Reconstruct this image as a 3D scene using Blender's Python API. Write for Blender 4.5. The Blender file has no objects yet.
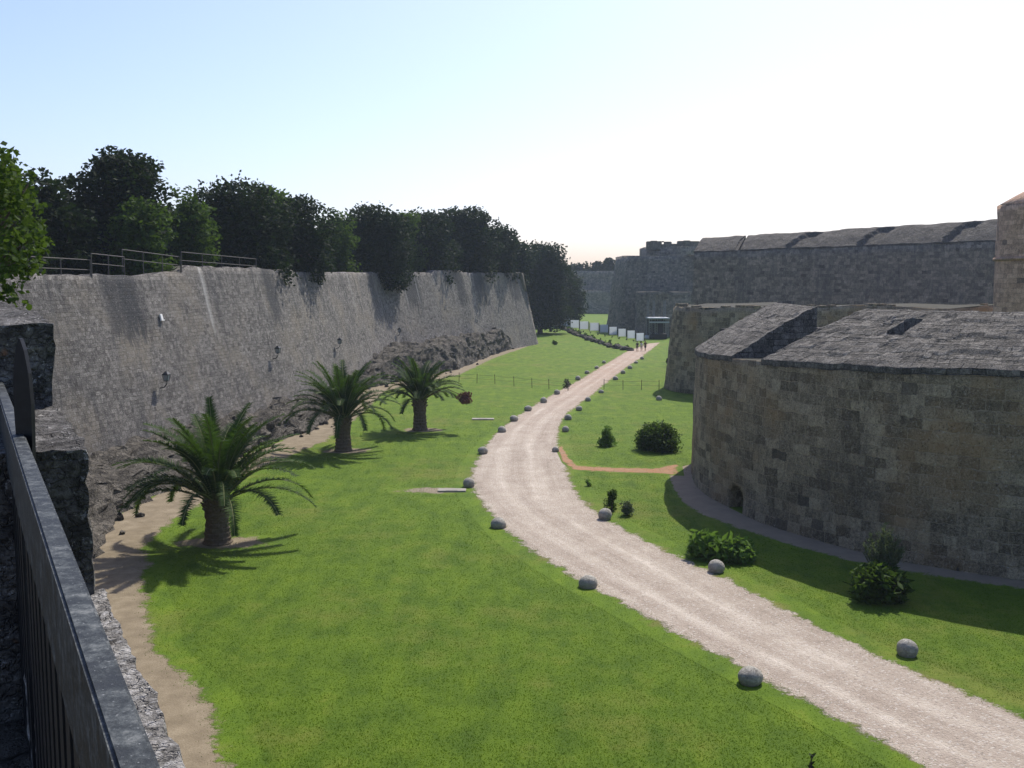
import bpy, bmesh, math, random
import numpy as np
from mathutils import Vector, Matrix, noise as mn
random.seed(7); rng = np.random.default_rng(7)
C = bpy.context.scene
COL = C.collection
R = math.radians
H = 12.0                      # eye above the moat floor
PITCH = math.atan(104/1000)
# ------------------------------------------------------------------ camera, sky, sun
cam = bpy.data.objects.new('camera', bpy.data.cameras.new('camera')); COL.objects.link(cam)
cam.location = (0, 0, H); cam.rotation_euler = (math.pi/2 - PITCH, 0, 0)
cam.data.sensor_width = 36; cam.data.lens = 35.16; cam.data.clip_end = 5000; cam.data.clip_start = 0.05
C.camera = cam
SUN_AZ, SUN_EL = 25.0, 50.0
w = bpy.data.worlds.new('World'); C.world = w; w.use_nodes = True
nt = w.node_tree
sky = nt.nodes.new('ShaderNodeTexSky'); sky.sky_type = 'NISHITA'; sky.sun_disc = False
sky.sun_elevation = R(SUN_EL); sky.sun_rotation = R(SUN_AZ)
sky.air_density = 1.0; sky.dust_density = 1.7; sky.ozone_density = 4.5; sky.altitude = 20
bg = nt.nodes['Background']; bg.inputs['Strength'].default_value = 0.135
wb = nt.nodes.new('ShaderNodeMix'); wb.data_type = 'RGBA'; wb.blend_type = 'MULTIPLY'; wb.inputs[0].default_value = 1; wb.inputs[7].default_value = (1.05, .98, 1.07, 1)
nt.links.new(sky.outputs[0], wb.inputs[6]); nt.links.new(wb.outputs[2], bg.inputs[0])
sd = bpy.data.lights.new('sun', 'SUN'); sd.energy = 4.3; sd.angle = R(0.5); sd.color = (1, 0.95, 0.86)
so = bpy.data.objects.new('sun', sd); COL.objects.link(so)
SV = Vector((math.sin(R(SUN_AZ))*math.cos(R(SUN_EL)), math.cos(R(SUN_AZ))*math.cos(R(SUN_EL)), math.sin(R(SUN_EL))))
so.rotation_euler = (-SV).to_track_quat('-Z', 'Y').to_euler(); so.location = (30, 40, 80)
C.view_settings.view_transform = 'Standard'; C.view_settings.look = 'None'
C.view_settings.exposure = 0.42; C.view_settings.gamma = 1
C.cycles.volume_bounces = 1

# ------------------------------------------------------------------ measuring helpers
def ray(px, py):
    c, s = math.cos(PITCH), math.sin(PITCH)
    v = 384 - py
    return Vector((px-512, 1000*c + v*s, -1000*s + v*c))
def at(px, py, z=0.0):
    d = ray(px, py); t = (z-H)/d.z
    return Vector((d.x*t, d.y*t, z))
def onY(px, py, Y):
    d = ray(px, py); t = Y/d.y
    return Vector((d.x*t, Y, H+d.z*t))

# ------------------------------------------------------------------ object helpers
def link(name, me, mat=None, parent=None):
    o = bpy.data.objects.new(name, me); COL.objects.link(o)
    if mat is not None:
        for m in (mat if isinstance(mat, (list, tuple)) else [mat]): me.materials.append(m)
    if parent: o.parent = parent
    return o
def tag(o, label=None, cat=None, group=None, kind=None):
    if label: o['label'] = label
    if cat: o['category'] = cat
    if group: o['group'] = group
    if kind: o['kind'] = kind
    return o
def empty(name, loc, label, cat, group=None, rz=0):
    o = bpy.data.objects.new(name, None); COL.objects.link(o); o.location = loc; o.rotation_euler = (0, 0, rz)
    o.empty_display_size = 0.2
    return tag(o, label, cat, group)
def pymesh(name, verts, faces, uvs=None, smooth=False):
    me = bpy.data.meshes.new(name)
    me.from_pydata([tuple(v) for v in verts], [], faces)
    if uvs is not None:
        ul = me.uv_layers.new(name='UVMap')
        li = np.zeros(len(me.loops), dtype=np.int32); me.loops.foreach_get('vertex_index', li)
        ul.data.foreach_set('uv', np.asarray(uvs, dtype=np.float32)[li].ravel())
    if smooth: me.polygons.foreach_set('use_smooth', [True]*len(me.polygons))
    me.update(); return me
def quadmesh(name, V, smooth=False):
    """V: (n,4,3) array, loose quads (fast)"""
    n = len(V); me = bpy.data.meshes.new(name)
    me.vertices.add(n*4); me.vertices.foreach_set('co', np.asarray(V, dtype=np.float32).ravel())
    me.loops.add(n*4); me.loops.foreach_set('vertex_index', np.arange(n*4, dtype=np.int32))
    me.polygons.add(n); me.polygons.foreach_set('loop_start', np.arange(0, n*4, 4, dtype=np.int32))
    me.polygons.foreach_set('loop_total', np.full(n, 4, dtype=np.int32))
    me.update(calc_edges=True); return me
def trimesh(name, V):
    n = len(V); me = bpy.data.meshes.new(name)
    me.vertices.add(n*3); me.vertices.foreach_set('co', np.asarray(V, dtype=np.float32).ravel())
    me.loops.add(n*3); me.loops.foreach_set('vertex_index', np.arange(n*3, dtype=np.int32))
    me.polygons.add(n); me.polygons.foreach_set('loop_start', np.arange(0, n*3, 3, dtype=np.int32))
    me.polygons.foreach_set('loop_total', np.full(n, 3, dtype=np.int32))
    me.update(calc_edges=True); return me
def gridmesh(name, P, UV=None, smooth=True, closed=False):
    """P[i][j] rows; faces between"""
    ni, nj = len(P), len(P[0])
    V = [P[i][j] for i in range(ni) for j in range(nj)]
    F = [(i*nj+j, i*nj+j+1, (i+1)*nj+j+1, (i+1)*nj+j) for i in range(ni-1) for j in range(nj-1)]
    U = [UV[i][j] for i in range(ni) for j in range(nj)] if UV else None
    return pymesh(name, V, F, U, smooth)
def bm_mesh(name, bm, smooth=False):
    me = bpy.data.meshes.new(name); bm.normal_update(); bm.to_mesh(me); bm.free()
    if smooth: me.polygons.foreach_set('use_smooth', [True]*len(me.polygons))
    return me
def box(bm, c, s, rot=None, bevel=0):
    m = Matrix.Translation(c) @ (rot if rot else Matrix.Identity(4)) @ Matrix.Diagonal((s[0], s[1], s[2], 1))
    r = bmesh.ops.create_cube(bm, size=1, matrix=m)
    if bevel:
        es = list({e for v in r['verts'] for e in v.link_edges})
        bmesh.ops.bevel(bm, geom=es, offset=bevel, segments=2, affect='EDGES')
def tube(bm, pts, rad, seg=8, cap=True):
    pts = [Vector(p) for p in pts]; n = len(pts); rings = []
    if not isinstance(rad, (list, tuple)): rad = [rad]*n
    up = Vector((0, 0, 1))
    for i, p in enumerate(pts):
        t = (pts[min(i+1, n-1)] - pts[max(i-1, 0)]).normalized()
        a = t.cross(up if abs(t.z) < .95 else Vector((1, 0, 0))).normalized(); b = t.cross(a)
        rings.append([bm.verts.new(p + (a*math.cos(2*math.pi*k/seg) + b*math.sin(2*math.pi*k/seg))*rad[i]) for k in range(seg)])
    for i in range(n-1):
        for k in range(seg):
            bm.faces.new((rings[i][k], rings[i][(k+1) % seg], rings[i+1][(k+1) % seg], rings[i+1][k]))
    if cap:
        bm.faces.new(rings[0][::-1]); bm.faces.new(rings[-1])
def resample(pts, step):
    pts = [Vector(p) for p in pts]; out = [pts[0]]
    for a, b in zip(pts, pts[1:]):
        n = max(1, int(math.ceil((b-a).length/step)))
        for k in range(1, n+1): out.append(a.lerp(b, k/n))
    return out
def smooth_poly(pts, it=2):
    for _ in range(it):
        q = [pts[0]]
        for a, b in zip(pts, pts[1:]): q += [a.lerp(b, .25), a.lerp(b, .75)]
        q.append(pts[-1]); pts = q
    return pts
def fbm(p, sc=1.0, oct=4):
    return mn.fractal(Vector(p)*sc, 1.0, 2.0, oct, noise_basis='PERLIN_ORIGINAL')

# ------------------------------------------------------------------ material helpers
class NB:
    def __init__(s, name):
        s.m = bpy.data.materials.new(name); s.m.use_nodes = True; s.t = s.m.node_tree
        s.b = s.t.nodes['Principled BSDF']; s.out = s.t.nodes['Material Output']
        s.b.inputs['Roughness'].default_value = .9
        s.b.inputs['Specular IOR Level'].default_value = .25
    def n(s, t, **k):
        x = s.t.nodes.new(t)
        for a, b in k.items(): setattr(x, a, b)
        return x
    def lk(s, a, b): s.t.links.new(a, b)
    def inp(s, sock, v):
        if v is None: return
        if isinstance(v, bpy.types.NodeSocket): s.lk(v, sock)
        else: sock.default_value = v
    def math(s, op, a, b=None, c=None, clamp=False):
        x = s.n('ShaderNodeMath', operation=op, use_clamp=clamp)
        s.inp(x.inputs[0], a); s.inp(x.inputs[1], b); s.inp(x.inputs[2], c)
        return x.outputs[0]
    def noise(s, vec, scale, detail=4, rough=.55, dist=0):
        x = s.n('ShaderNodeTexNoise'); s.lk(vec, x.inputs['Vector'])
        x.inputs['Scale'].default_value = scale; x.inputs['Detail'].default_value = detail
        x.inputs['Roughness'].default_value = rough; x.inputs['Distortion'].default_value = dist
        return x.outputs['Fac']
    def white(s, vec):
        x = s.n('ShaderNodeTexWhiteNoise', noise_dimensions='3D'); s.lk(vec, x.inputs['Vector']); return x.outputs['Value']
    def comb(s, x, y, z=0.0):
        c = s.n('ShaderNodeCombineXYZ'); s.inp(c.inputs[0], x); s.inp(c.inputs[1], y); s.inp(c.inputs[2], z); return c.outputs[0]
    def sep(s, v):
        c = s.n('ShaderNodeSeparateXYZ'); s.lk(v, c.inputs[0]); return c.outputs
    def ramp(s, f, stops, interp='LINEAR'):
        r = s.n('ShaderNodeValToRGB'); s.lk(f, r.inputs[0]); cr = r.color_ramp; cr.interpolation = interp
        while len(cr.elements) < len(stops): cr.elements.new(.5)
        for e, (p, c) in zip(cr.elements, stops):
            e.position = p; e.color = (c, c, c, 1) if isinstance(c, (int, float)) else (*c, 1)
        return r.outputs[0]
    def mix(s, f, a, b, mode='MIX'):
        x = s.n('ShaderNodeMix', data_type='RGBA', blend_type=mode); x.clamp_factor = True
        s.inp(x.inputs[0], f)
        for k, v in ((6, a), (7, b)):
            if isinstance(v, tuple): v = (*v, 1) if len(v) == 3 else v
            s.inp(x.inputs[k], v)
        return x.outputs[2]
    def pos(s): return s.n('ShaderNodeNewGeometry').outputs['Position']
    def objc(s): return s.n('ShaderNodeTexCoord').outputs['Object']
    def uv(s): return s.n('ShaderNodeTexCoord').outputs['UV']
    def attr(s, name):
        x = s.n('ShaderNodeAttribute'); x.attribute_name = name; return x.outputs['Fac']
    def vscale(s, v, sc):
        x = s.n('ShaderNodeVectorMath', operation='MULTIPLY'); s.lk(v, x.inputs[0]); x.inputs[1].default_value = sc; return x.outputs[0]
    def bump(s, h, strength, dist=.05, prev=None):
        b = s.n('ShaderNodeBump'); b.inputs['Strength'].default_value = strength; b.inputs['Distance'].default_value = dist
        s.lk(h, b.inputs['Height'])
        if prev: s.lk(prev, b.inputs['Normal'])
        return b.outputs[0]
    def fin(s, col, nrm=None, rough=None):
        s.inp(s.b.inputs['Base Color'], (*col, 1) if isinstance(col, tuple) else col)
        if nrm: s.lk(nrm, s.b.inputs['Normal'])
        if rough is not None: s.inp(s.b.inputs['Roughness'], rough)
        return s.m

def masonry(name, bw, bh, stops, mortar, mort_w=.025, stain=(.5, .02), stain_col=(.05, .05, .048), warm=None, bumpd=.05, wear=.5, streak=.6, top=False, idw=.34):
    b = NB(name); uv = b.uv(); P = b.pos()
    u, v, _ = b.sep(uv)
    n1 = b.noise(P, 1.7, 2); n2 = b.noise(P, 6, 3)
    v2 = b.math('ADD', v, b.math('MULTIPLY', b.math('SUBTRACT', n1, .5), bh*.55))
    v2 = b.math('ADD', v2, b.math('MULTIPLY', b.math('SUBTRACT', n2, .5), bh*.25))
    vr = b.math('DIVIDE', v2, bh); row = b.math('FLOOR', vr); fy = b.math('FRACT', vr)
    rr = b.white(b.comb(row, 3.3)); wd = b.math('MULTIPLY', b.math('MULTIPLY_ADD', rr, .7, .65), bw)
    u1 = b.math('ADD', u, b.math('MULTIPLY', b.math('SUBTRACT', n2, .5), bw*.25))
    ur = b.math('MULTIPLY_ADD', rr, 31.7, b.math('DIVIDE', u1, wd)); colm = b.math('FLOOR', ur); fx = b.math('FRACT', ur)
    idv = b.white(b.comb(colm, row, 1.0)); id2 = b.white(b.comb(colm, row, 7.7))
    ex = b.math('MULTIPLY', b.math('MINIMUM', fx, b.math('SUBTRACT', 1.0, fx)), wd)
    ey = b.math('MULTIPLY', b.math('MINIMUM', fy, b.math('SUBTRACT', 1.0, fy)), bh)
    e = b.math('MINIMUM', ex, ey)
    mm = b.math('SUBTRACT', 1.0, b.math('DIVIDE', e, mort_w, clamp=True))       # 1 in joint
    keep = b.math('MULTIPLY_ADD', b.noise(P, .9, 4), 4.0, -1.55+wear*0, clamp=True)
    mm = b.math('MULTIPLY', mm, b.math('MULTIPLY_ADD', keep, .8, .2))
    fine = b.noise(P, 9, 6, .7); grit = b.noise(P, 38, 3, .6); mid = b.noise(P, 2.6, 5, .65)
    k = b.math('ADD', b.math('MULTIPLY', idv, idw), b.math('MULTIPLY', mid, 1-idw))
    k = b.math('ADD', k, b.math('MULTIPLY', b.math('SUBTRACT', fine, .5), .95))
    k = b.math('ADD', k, b.math('MULTIPLY', b.math('SUBTRACT', b.noise(b.vscale(P, (1, 1, .35)), 5, 4, .7), .5), .6), clamp=True)
    k = b.math('ADD', k, b.math('MULTIPLY', b.math('SUBTRACT', b.noise(P, 21, 4, .8), .5), 1.6))
    k = b.math('MULTIPLY_ADD', b.math('SUBTRACT', k, .5), 1.45, .52, clamp=True)
    col = b.ramp(k, stops)
    if warm:
        wf = b.math('MULTIPLY', b.math('MULTIPLY_ADD', b.noise(P, .23, 4), 5, -2.45, clamp=True), b.math('MULTIPLY_ADD', id2, .5, .4))
        col = b.mix(wf, col, warm)
    col = b.mix(mm, col, mortar)
    # running stains
    sv = b.comb(b.math('MULTIPLY', u, 1.3), b.math('MULTIPLY', v, .14))
    st = b.noise(sv, 1.0, 6, .7); st2 = b.noise(b.vscale(P, (1, 1, .6)), .35, 5, .6)
    sf = b.math('MULTIPLY_ADD', b.math('ADD', b.math('MULTIPLY', st, streak), b.math('MULTIPLY', st2, 1-streak)), 7.0, -7*stain[0], clamp=True)
    if top:
        bu = b.noise(b.comb(b.math('MULTIPLY', u, .115), 2.0), 1.0, 2, .5)
        rag = b.noise(b.comb(b.math('MULTIPLY', u, 2.2), b.math('MULTIPLY', v, .25)), 1.0, 5, .7)
        reach = b.math('MULTIPLY_ADD', rag, 9, 3.2)                     # stain runs down to this height
        big = b.math('MULTIPLY', b.math('MULTIPLY_ADD', bu, 16, -8.3, clamp=True), b.math('MULTIPLY', b.math('SUBTRACT', v, reach), .9, clamp=True))
        col = b.mix(b.math('MULTIPLY', big, .85), col, (.028, .030, .034))
        bl = b.noise(b.comb(b.math('MULTIPLY', u, .42), 5.0), 1.0, 5, .7)
        whi = b.math('MULTIPLY', b.math('MULTIPLY_ADD', bl, 14, -8.0, clamp=True), b.math('MULTIPLY', b.math('SUBTRACT', v, reach), .5, clamp=True))
        col = b.mix(b.math('MULTIPLY', whi, .6), col, (.42, .41, .38))
    if top: sf = b.math('MAXIMUM', sf, b.math('MULTIPLY', b.math('MULTIPLY_ADD', v, 1/7, -.75, clamp=True), b.math('MULTIPLY_ADD', st, 9, -4.9, clamp=True)))
    sf = b.math('MULTIPLY', sf, stain[1])
    col = b.mix(sf, col, stain_col)
    # pits and lichen specks
    pit = b.math('MULTIPLY_ADD', b.noise(P, 11, 5, .8), -12, 4.95, clamp=True)
    col = b.mix(b.math('MULTIPLY', pit, .8), col, (.03, .028, .025))
    slot = b.math('MULTIPLY_ADD', b.noise(b.vscale(P, (1, 1, .38)), 3.1, 4, .75), -16, 5.75, clamp=True)
    col = b.mix(b.math('MULTIPLY', slot, .75), col, (.03, .028, .026))
    lich = b.math('MULTIPLY_ADD', b.noise(P, 11, 4, .7), 14, -8.3, clamp=True)
    col = b.mix(b.math('MULTIPLY', lich, .45), col, (.5, .48, .43))
    # dropped blocks (deep)
    miss = b.math('GREATER_THAN', id2, .975)
    col = b.mix(b.math('MULTIPLY', miss, .55), col, (.045, .04, .035))
    hgt = b.math('ADD', b.math('MULTIPLY', mm, -1.0), b.math('MULTIPLY', idv, .5))
    hgt = b.math('ADD', hgt, b.math('MULTIPLY', fine, 1.1)); hgt = b.math('ADD', hgt, b.math('MULTIPLY', pit, -.8))
    hgt = b.math('ADD', hgt, b.math('MULTIPLY', miss, -1.2)); hgt = b.math('ADD', hgt, b.math('MULTIPLY', grit, .25))
    return b.fin(col, b.bump(hgt, .9, bumpd), .95)

def rough_stone(name, stops, scale=1.0, crack=.5, lichen=None, bd=.08, orange=False):
    b = NB(name); P = b.pos(); Ps = b.vscale(P, (scale,)*3)
    a = b.noise(Ps, 1.3, 7, .65); f = b.noise(Ps, 7, 6, .7)
    k = b.math('ADD', b.math('MULTIPLY', a, .6), b.math('MULTIPLY', f, .4))
    k = b.math('MULTIPLY_ADD', b.math('SUBTRACT', k, .5), 2.2, .5, clamp=True)
    col = b.ramp(k, stops)
    vo = b.n('ShaderNodeTexVoronoi', feature='DISTANCE_TO_EDGE'); vo.inputs['Scale'].default_value = 2.2
    dv = b.n('ShaderNodeVectorMath', operation='ADD'); b.lk(b.vscale(Ps, (1, 1, 2.0)), dv.inputs[0])
    nz = b.n('ShaderNodeTexNoise'); b.lk(Ps, nz.inputs['Vector']); nz.inputs['Scale'].default_value = 3; nz.inputs['Detail'].default_value = 3
    b.lk(nz.outputs['Color'], dv.inputs[1]); b.lk(dv.outputs[0], vo.inputs['Vector'])
    ck = b.math('SUBTRACT', 1.0, b.math('DIVIDE', vo.outputs['Distance'], .07, clamp=True))
    col = b.mix(b.math('MULTIPLY', ck, crack), col, (.03, .028, .025))
    pit = b.math('MULTIPLY_ADD', b.noise(Ps, 16, 4, .75), -12, 4.9, clamp=True)
    col = b.mix(b.math('MULTIPLY', pit, .7), col, (.025, .023, .022))
    if lichen:
        l = b.math('MULTIPLY_ADD', b.noise(Ps, 5, 5, .75), 11, -lichen, clamp=True)
        col = b.mix(b.math('MULTIPLY', l, .85), col, (.55, .53, .5))
    if orange:
        l = b.math('MULTIPLY_ADD', b.noise(b.vscale(P, (1.01, 1.02, 1)), 4.1, 3, .6), 18, -11.9, clamp=True)
        col = b.mix(l, col, (.42, .17, .05))
    h = b.math('ADD', b.math('MULTIPLY', f, 1.2), b.math('MULTIPLY', ck, -.8)); h = b.math('ADD', h, b.math('MULTIPLY', pit, -.8))
    return b.fin(col, b.bump(h, 1.0, bd), .95)

def grass_color(b, P):
    a = b.noise(P, .11, 4, .6); m = b.noise(P, .7, 5, .65); f = b.noise(P, 9, 5, .75); g = b.noise(P, 45, 2, .6)
    stripe = b.noise(b.vscale(P, (.9, .22, 1)), 1.3, 4, .6)
    k = b.math('ADD', b.math('MULTIPLY', m, .42), b.math('MULTIPLY', f, .24)); k = b.math('ADD', k, b.math('MULTIPLY', g, .07)); k = b.math('ADD', k, b.math('MULTIPLY', stripe, .42))
    k = b.math('MULTIPLY_ADD', b.math('SUBTRACT', k, .575), 2.1, .55, clamp=True)
    c = b.ramp(k, [(0, (.034, .064, .002)), (.35, (.060, .112, .003)), (.7, (.100, .164, .004)), (1, (.17, .21, .015))])
    dry = b.math('MULTIPLY_ADD', b.math('ADD', b.math('MULTIPLY', a, .6), b.math('MULTIPLY', m, .4)), 8, -4.1, clamp=True)
    c = b.mix(b.math('MULTIPLY', dry, b.math('MULTIPLY_ADD', f, .9, .05)), c, (.15, .145, .03))
    h = b.math('ADD', f, b.math('MULTIPLY', g, .6)); h = b.math('ADD', h, b.math('MULTIPLY', m, .8))
    return c, h
def soil_color(b, P):
    k = b.math('ADD', b.math('MULTIPLY', b.noise(P, 1.2, 5, .65), .6), b.math('MULTIPLY', b.noise(P, 20, 3, .7), .4))
    return b.ramp(b.math('MULTIPLY_ADD', b.math('SUBTRACT', k, .5), 2.2, .5, clamp=True),
                  [(0, (.105, .082, .05)), (.5, (.19, .152, .098)), (1, (.30, .25, .17))]), k
def m_grass():
    b = NB('grass_ground'); P = b.pos(); c, h = grass_color(b, P)
    # drier lawn beyond the bend, right of the track
    return b.fin(c, b.bump(h, .9, .06), .95)
def m_edge(name, kind):
    """gravel / soil surface whose ragged margin passes into lawn (attribute inset = metres inside the edge)"""
    b = NB(name); P = b.pos(); gc, gh = grass_color(b, P); ins = b.attr('inset')
    r = b.math('ADD', b.math('MULTIPLY', b.math('SUBTRACT', b.noise(P, 1.1, 5, .7), .5), 1.7), b.math('MULTIPLY', b.math('SUBTRACT', b.noise(P, 9, 4, .7), .5), .8))
    f = b.math('MULTIPLY_ADD', b.math('ADD', ins, r), 5, .5, clamp=True)
    if kind == 'gravel':
        u, v, _ = b.sep(b.uv())
        wob = b.math('MULTIPLY', b.math('SUBTRACT', b.noise(b.comb(b.math('MULTIPLY', v, .07), 0.0), 1, 3), .5), .22)
        uu = b.math('ADD', u, wob)
        lane = b.noise(b.comb(b.math('MULTIPLY', uu, 9), b.math('MULTIPLY', v, .09)), 1.0, 6, .72)
        rut = None
        for ctr in (.3, .64):
            q = b.math('SUBTRACT', 1.0, b.math('DIVIDE', b.math('ABSOLUTE', b.math('SUBTRACT', uu, ctr)), .12), clamp=True)
            rut = q if rut is None else b.math('MAXIMUM', rut, q)
        base = b.math('ADD', b.math('MULTIPLY', lane, .45), b.math('MULTIPLY', b.noise(P, 22, 4, .8), .24))
        base = b.math('ADD', base, b.math('MULTIPLY', b.noise(P, .6, 6, .7), .41))
        base = b.math('ADD', base, b.math('MULTIPLY', b.math('MULTIPLY', rut, b.noise(P, .35, 4, .6)), .22))
        c = b.ramp(b.math('MULTIPLY_ADD', b.math('SUBTRACT', base, .55), 2.2, .42, clamp=True),
                   [(0, (.20, .155, .115)), (.35, (.34, .28, .22)), (.7, (.45, .385, .31)), (1, (.62, .55, .46))])
        # reddish earth further along the track
        _, py, _ = b.sep(P)
        red = b.math('MULTIPLY', b.math('MULTIPLY_ADD', py, 1/60, -1.15, clamp=True), b.math('MULTIPLY_ADD', b.noise(P, .5, 4), 1.5, -.2, clamp=True))
        c = b.mix(b.math('MULTIPLY', red, .8), c, (.36, .23, .16))
        peb = b.n('ShaderNodeTexVoronoi'); b.lk(P, peb.inputs['Vector']); peb.inputs['Scale'].default_value = 17
        pc = b.sep(peb.outputs['Color'])[0]
        c = b.mix(b.math('MULTIPLY', b.math('LESS_THAN', pc, .10), .35), c, (.13, .11, .095))
        c = b.mix(b.math('MULTIPLY', b.math('GREATER_THAN', pc, .9), .4), c, (.6, .56, .5))
        h = b.math('ADD', b.math('MULTIPLY', peb.outputs['Distance'], -1.2), b.noise(P, 22, 4, .8))
        brown = b.math('MULTIPLY_ADD', b.math('ADD', ins, b.math('MULTIPLY', b.math('SUBTRACT', b.noise(P, .6, 5, .7), .6), 3)), 2.5, 1.2, clamp=True)
        gc = b.mix(b.math('MULTIPLY', b.math('MULTIPLY', brown, b.math('MULTIPLY_ADD', ins, 1.6, 1.7, clamp=True)), .6), gc, (.15, .12, .04))
    else:
        c, h = soil_color(b, P)
        if kind == 'orange': c = b.mix(b.noise(P, 1.3, 4, .7), c, (.36, .15, .06))
        if kind == 'stonepath': c = b.mix(.5, c, (.24, .195, .145))
    col = b.mix(f, gc, c)
    hh = b.mix(f, gh, h)
    return b.fin(col, b.bump(hh, .8, .04), .95)
def leaf_mat(name, stops, transl=.35, tcol=(.16, .3, .03), scale=1.2):
    b = NB(name); P = b.pos()
    k = b.math('ADD', b.math('MULTIPLY', b.noise(P, scale, 3), .45), b.math('MULTIPLY', b.noise(P, scale*11, 2), .55))
    k = b.math('MULTIPLY_ADD', b.math('SUBTRACT', k, .5), 2.4, .5, clamp=True)
    c = b.ramp(k, stops)
    d = b.n('ShaderNodeBsdfTranslucent'); b.lk(b.mix(.5, c, tcol), d.inputs['Color'])
    b.inp(b.b.inputs['Base Color'], c); b.b.inputs['Roughness'].default_value = .75
    b.b.inputs['Specular IOR Level'].default_value = .12
    mx = b.n('ShaderNodeMixShader'); mx.inputs[0].default_value = transl
    b.lk(b.b.outputs[0], mx.inputs[1]); b.lk(d.outputs[0], mx.inputs[2]); b.lk(mx.outputs[0], b.out.inputs[0])
    return b.m
def plain(name, col, rough=.7, var=.25, sc=6, metal=0, bd=.01):
    b = NB(name); P = b.pos(); n = b.noise(P, sc, 5, .65)
    c = b.mix(b.math('MULTIPLY', n, 1.0), tuple(x*(1-var) for x in col), tuple(min(1, x*(1+var)) for x in col))
    b.b.inputs['Metallic'].default_value = metal
    return b.fin(c, b.bump(n, .5, bd), rough)

M = {}
M['grass'] = m_grass()
M['gravel'] = m_edge('gravel_track', 'gravel')
M['soil'] = m_edge('bare_soil', 'soil')
M['orange'] = m_edge('orange_earth', 'orange')
M['stonepath'] = m_edge('beaten_footpath', 'stonepath')
M['wall_left'] = masonry('grey_curtain_masonry', .36, .24, [(0, (0.040, 0.036, 0.032)), (.3, (0.101, 0.092, 0.082)), (.62, (0.149, 0.137, 0.122)), (1, (0.272, 0.251, 0.222))], (0.097, 0.088, 0.077), .014, (.53, .8), (0.048, 0.048, 0.048), warm=(0.211, 0.181, 0.137), bumpd=.05, top=True)
M['wall_tower'] = masonry('ashlar_tower_masonry', .78, .48, [(0, (0.069, 0.054, 0.035)), (.35, (0.171, 0.137, 0.088)), (.68, (0.273, 0.221, 0.144)), (1, (0.438, 0.359, 0.234))], (0.463, 0.374, 0.251), .032, (.555, .65), (0.083, 0.071, 0.055), idw=.42, warm=(0.301, 0.195, 0.092), bumpd=.05, streak=.4)
M['wall_far'] = masonry('far_curtain_masonry', .6, .4, [(0, (0.078, 0.066, 0.053)), (.35, (0.156, 0.135, 0.106)), (.68, (0.243, 0.209, 0.163)), (1, (0.400, 0.343, 0.262))], (0.147, 0.128, 0.099), .02, (.5, .7), (0.087, 0.079, 0.074), bumpd=.05)
M['wall_sunlit'] = masonry('sunlit_turret_masonry', .75, .45, [(0, (0.162, 0.098, 0.063)), (.35, (0.378, 0.236, 0.152)), (.68, (0.567, 0.362, 0.236)), (1, (0.743, 0.494, 0.336))], (0.230, 0.161, 0.116), .025, (.62, .5), (0.108, 0.069, 0.053), bumpd=.05)  # warm sunlight on the turret is put into its stone colour
M['roof'] = rough_stone('weathered_parapet_stone', [(0, (0.041, 0.038, 0.031)), (.4, (0.100, 0.090, 0.077)), (.7, (0.158, 0.143, 0.121)), (1, (0.283, 0.259, 0.220))], 1.0, .55, 7.6, .12)
M['roof_slabs'] = masonry('parapet_slab_courses', .62, .34, [(0, (0.048, 0.044, 0.037)), (.35, (0.102, 0.092, 0.078)), (.68, (0.161, 0.146, 0.123)), (1, (0.289, 0.263, 0.224))], (0.043, 0.039, 0.033), .035, (.55, .6), (0.054, 0.050, 0.044), bumpd=.12)
M['rubble'] = rough_stone('rubble_rock', [(0, (.025, .022, .018)), (.4, (.08, .07, .056)), (.7, (.16, .142, .115)), (1, (.34, .30, .245))], .8, .5, 7.6, .15)
M['coping'] = rough_stone('lichen_coping_stone', [(0, (0.036, 0.032, 0.029)), (.35, (0.120, 0.112, 0.100)), (.6, (0.324, 0.306, 0.276)), (1, (0.744, 0.720, 0.672))], 6.0, .15, 5.6, .03, orange=True)
M['coping_shaded'] = rough_stone('shaded_coping_stone', [(0, (.022, .02, .018)), (.35, (.065, .06, .053)), (.6, (.17, .16, .145)), (1, (.5, .48, .45))], 6.0, .12, 6.4, .03, orange=True)  # darker copy of the coping stone, block-face shade put into the colour
M['ball'] = rough_stone('carved_ball_stone', [(0, (.22, .205, .175)), (.5, (.38, .355, .30)), (1, (.52, .49, .42))], 2.5, .05, 7.4, .03)
M['dimmed_top'] = plain('dimmed_wall_top', (.04, .037, .024), .95, .5, 2, 0, .1)  # sunlit wall tops toned down: shade put into their colour
M['slab'] = plain('pale_concrete', (.27, .25, .21), .9)
M['iron'] = plain('dark_painted_iron', (.018, .019, .021), .42, .5, 30, .3, .002)
def m_rail():
    b = NB('worn_rail_paint'); P = b.pos()
    a = b.noise(P, 26, 8, .8); s = b.noise(P, 190, 3, .7)
    c = b.ramp(b.math('MULTIPLY_ADD', b.math('SUBTRACT', a, .5), 2.5, .5, clamp=True), [(0, (.006, .007, .007)), (.42, (.012, .015, .015)), (.6, (.04, .046, .046)), (1, (.17, .175, .165))])
    c = b.mix(b.math('MULTIPLY_ADD', s, 12, -7.5, clamp=True), c, (.22, .225, .22))
    b.b.inputs['Specular IOR Level'].default_value = .25
    return b.fin(c, b.bump(b.math('ADD', a, b.math('MULTIPLY', s, .4)), .5, .002), b.math('MULTIPLY_ADD', a, .5, .35))
M['rail'] = m_rail()
M['bark'] = plain('bark', (.09, .07, .05), .95, .5, 9, 0, .04)
M['palmtrunk'] = plain('palm_trunk', (.13, .098, .066), .95, .6, 9, 0, .06)
M['dates'] = plain('date_stalks', (.13, .045, .03), .8, .4, 9)
M['white'] = plain('white_panel', (.72, .74, .78), .6, .06, 2)
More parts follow.
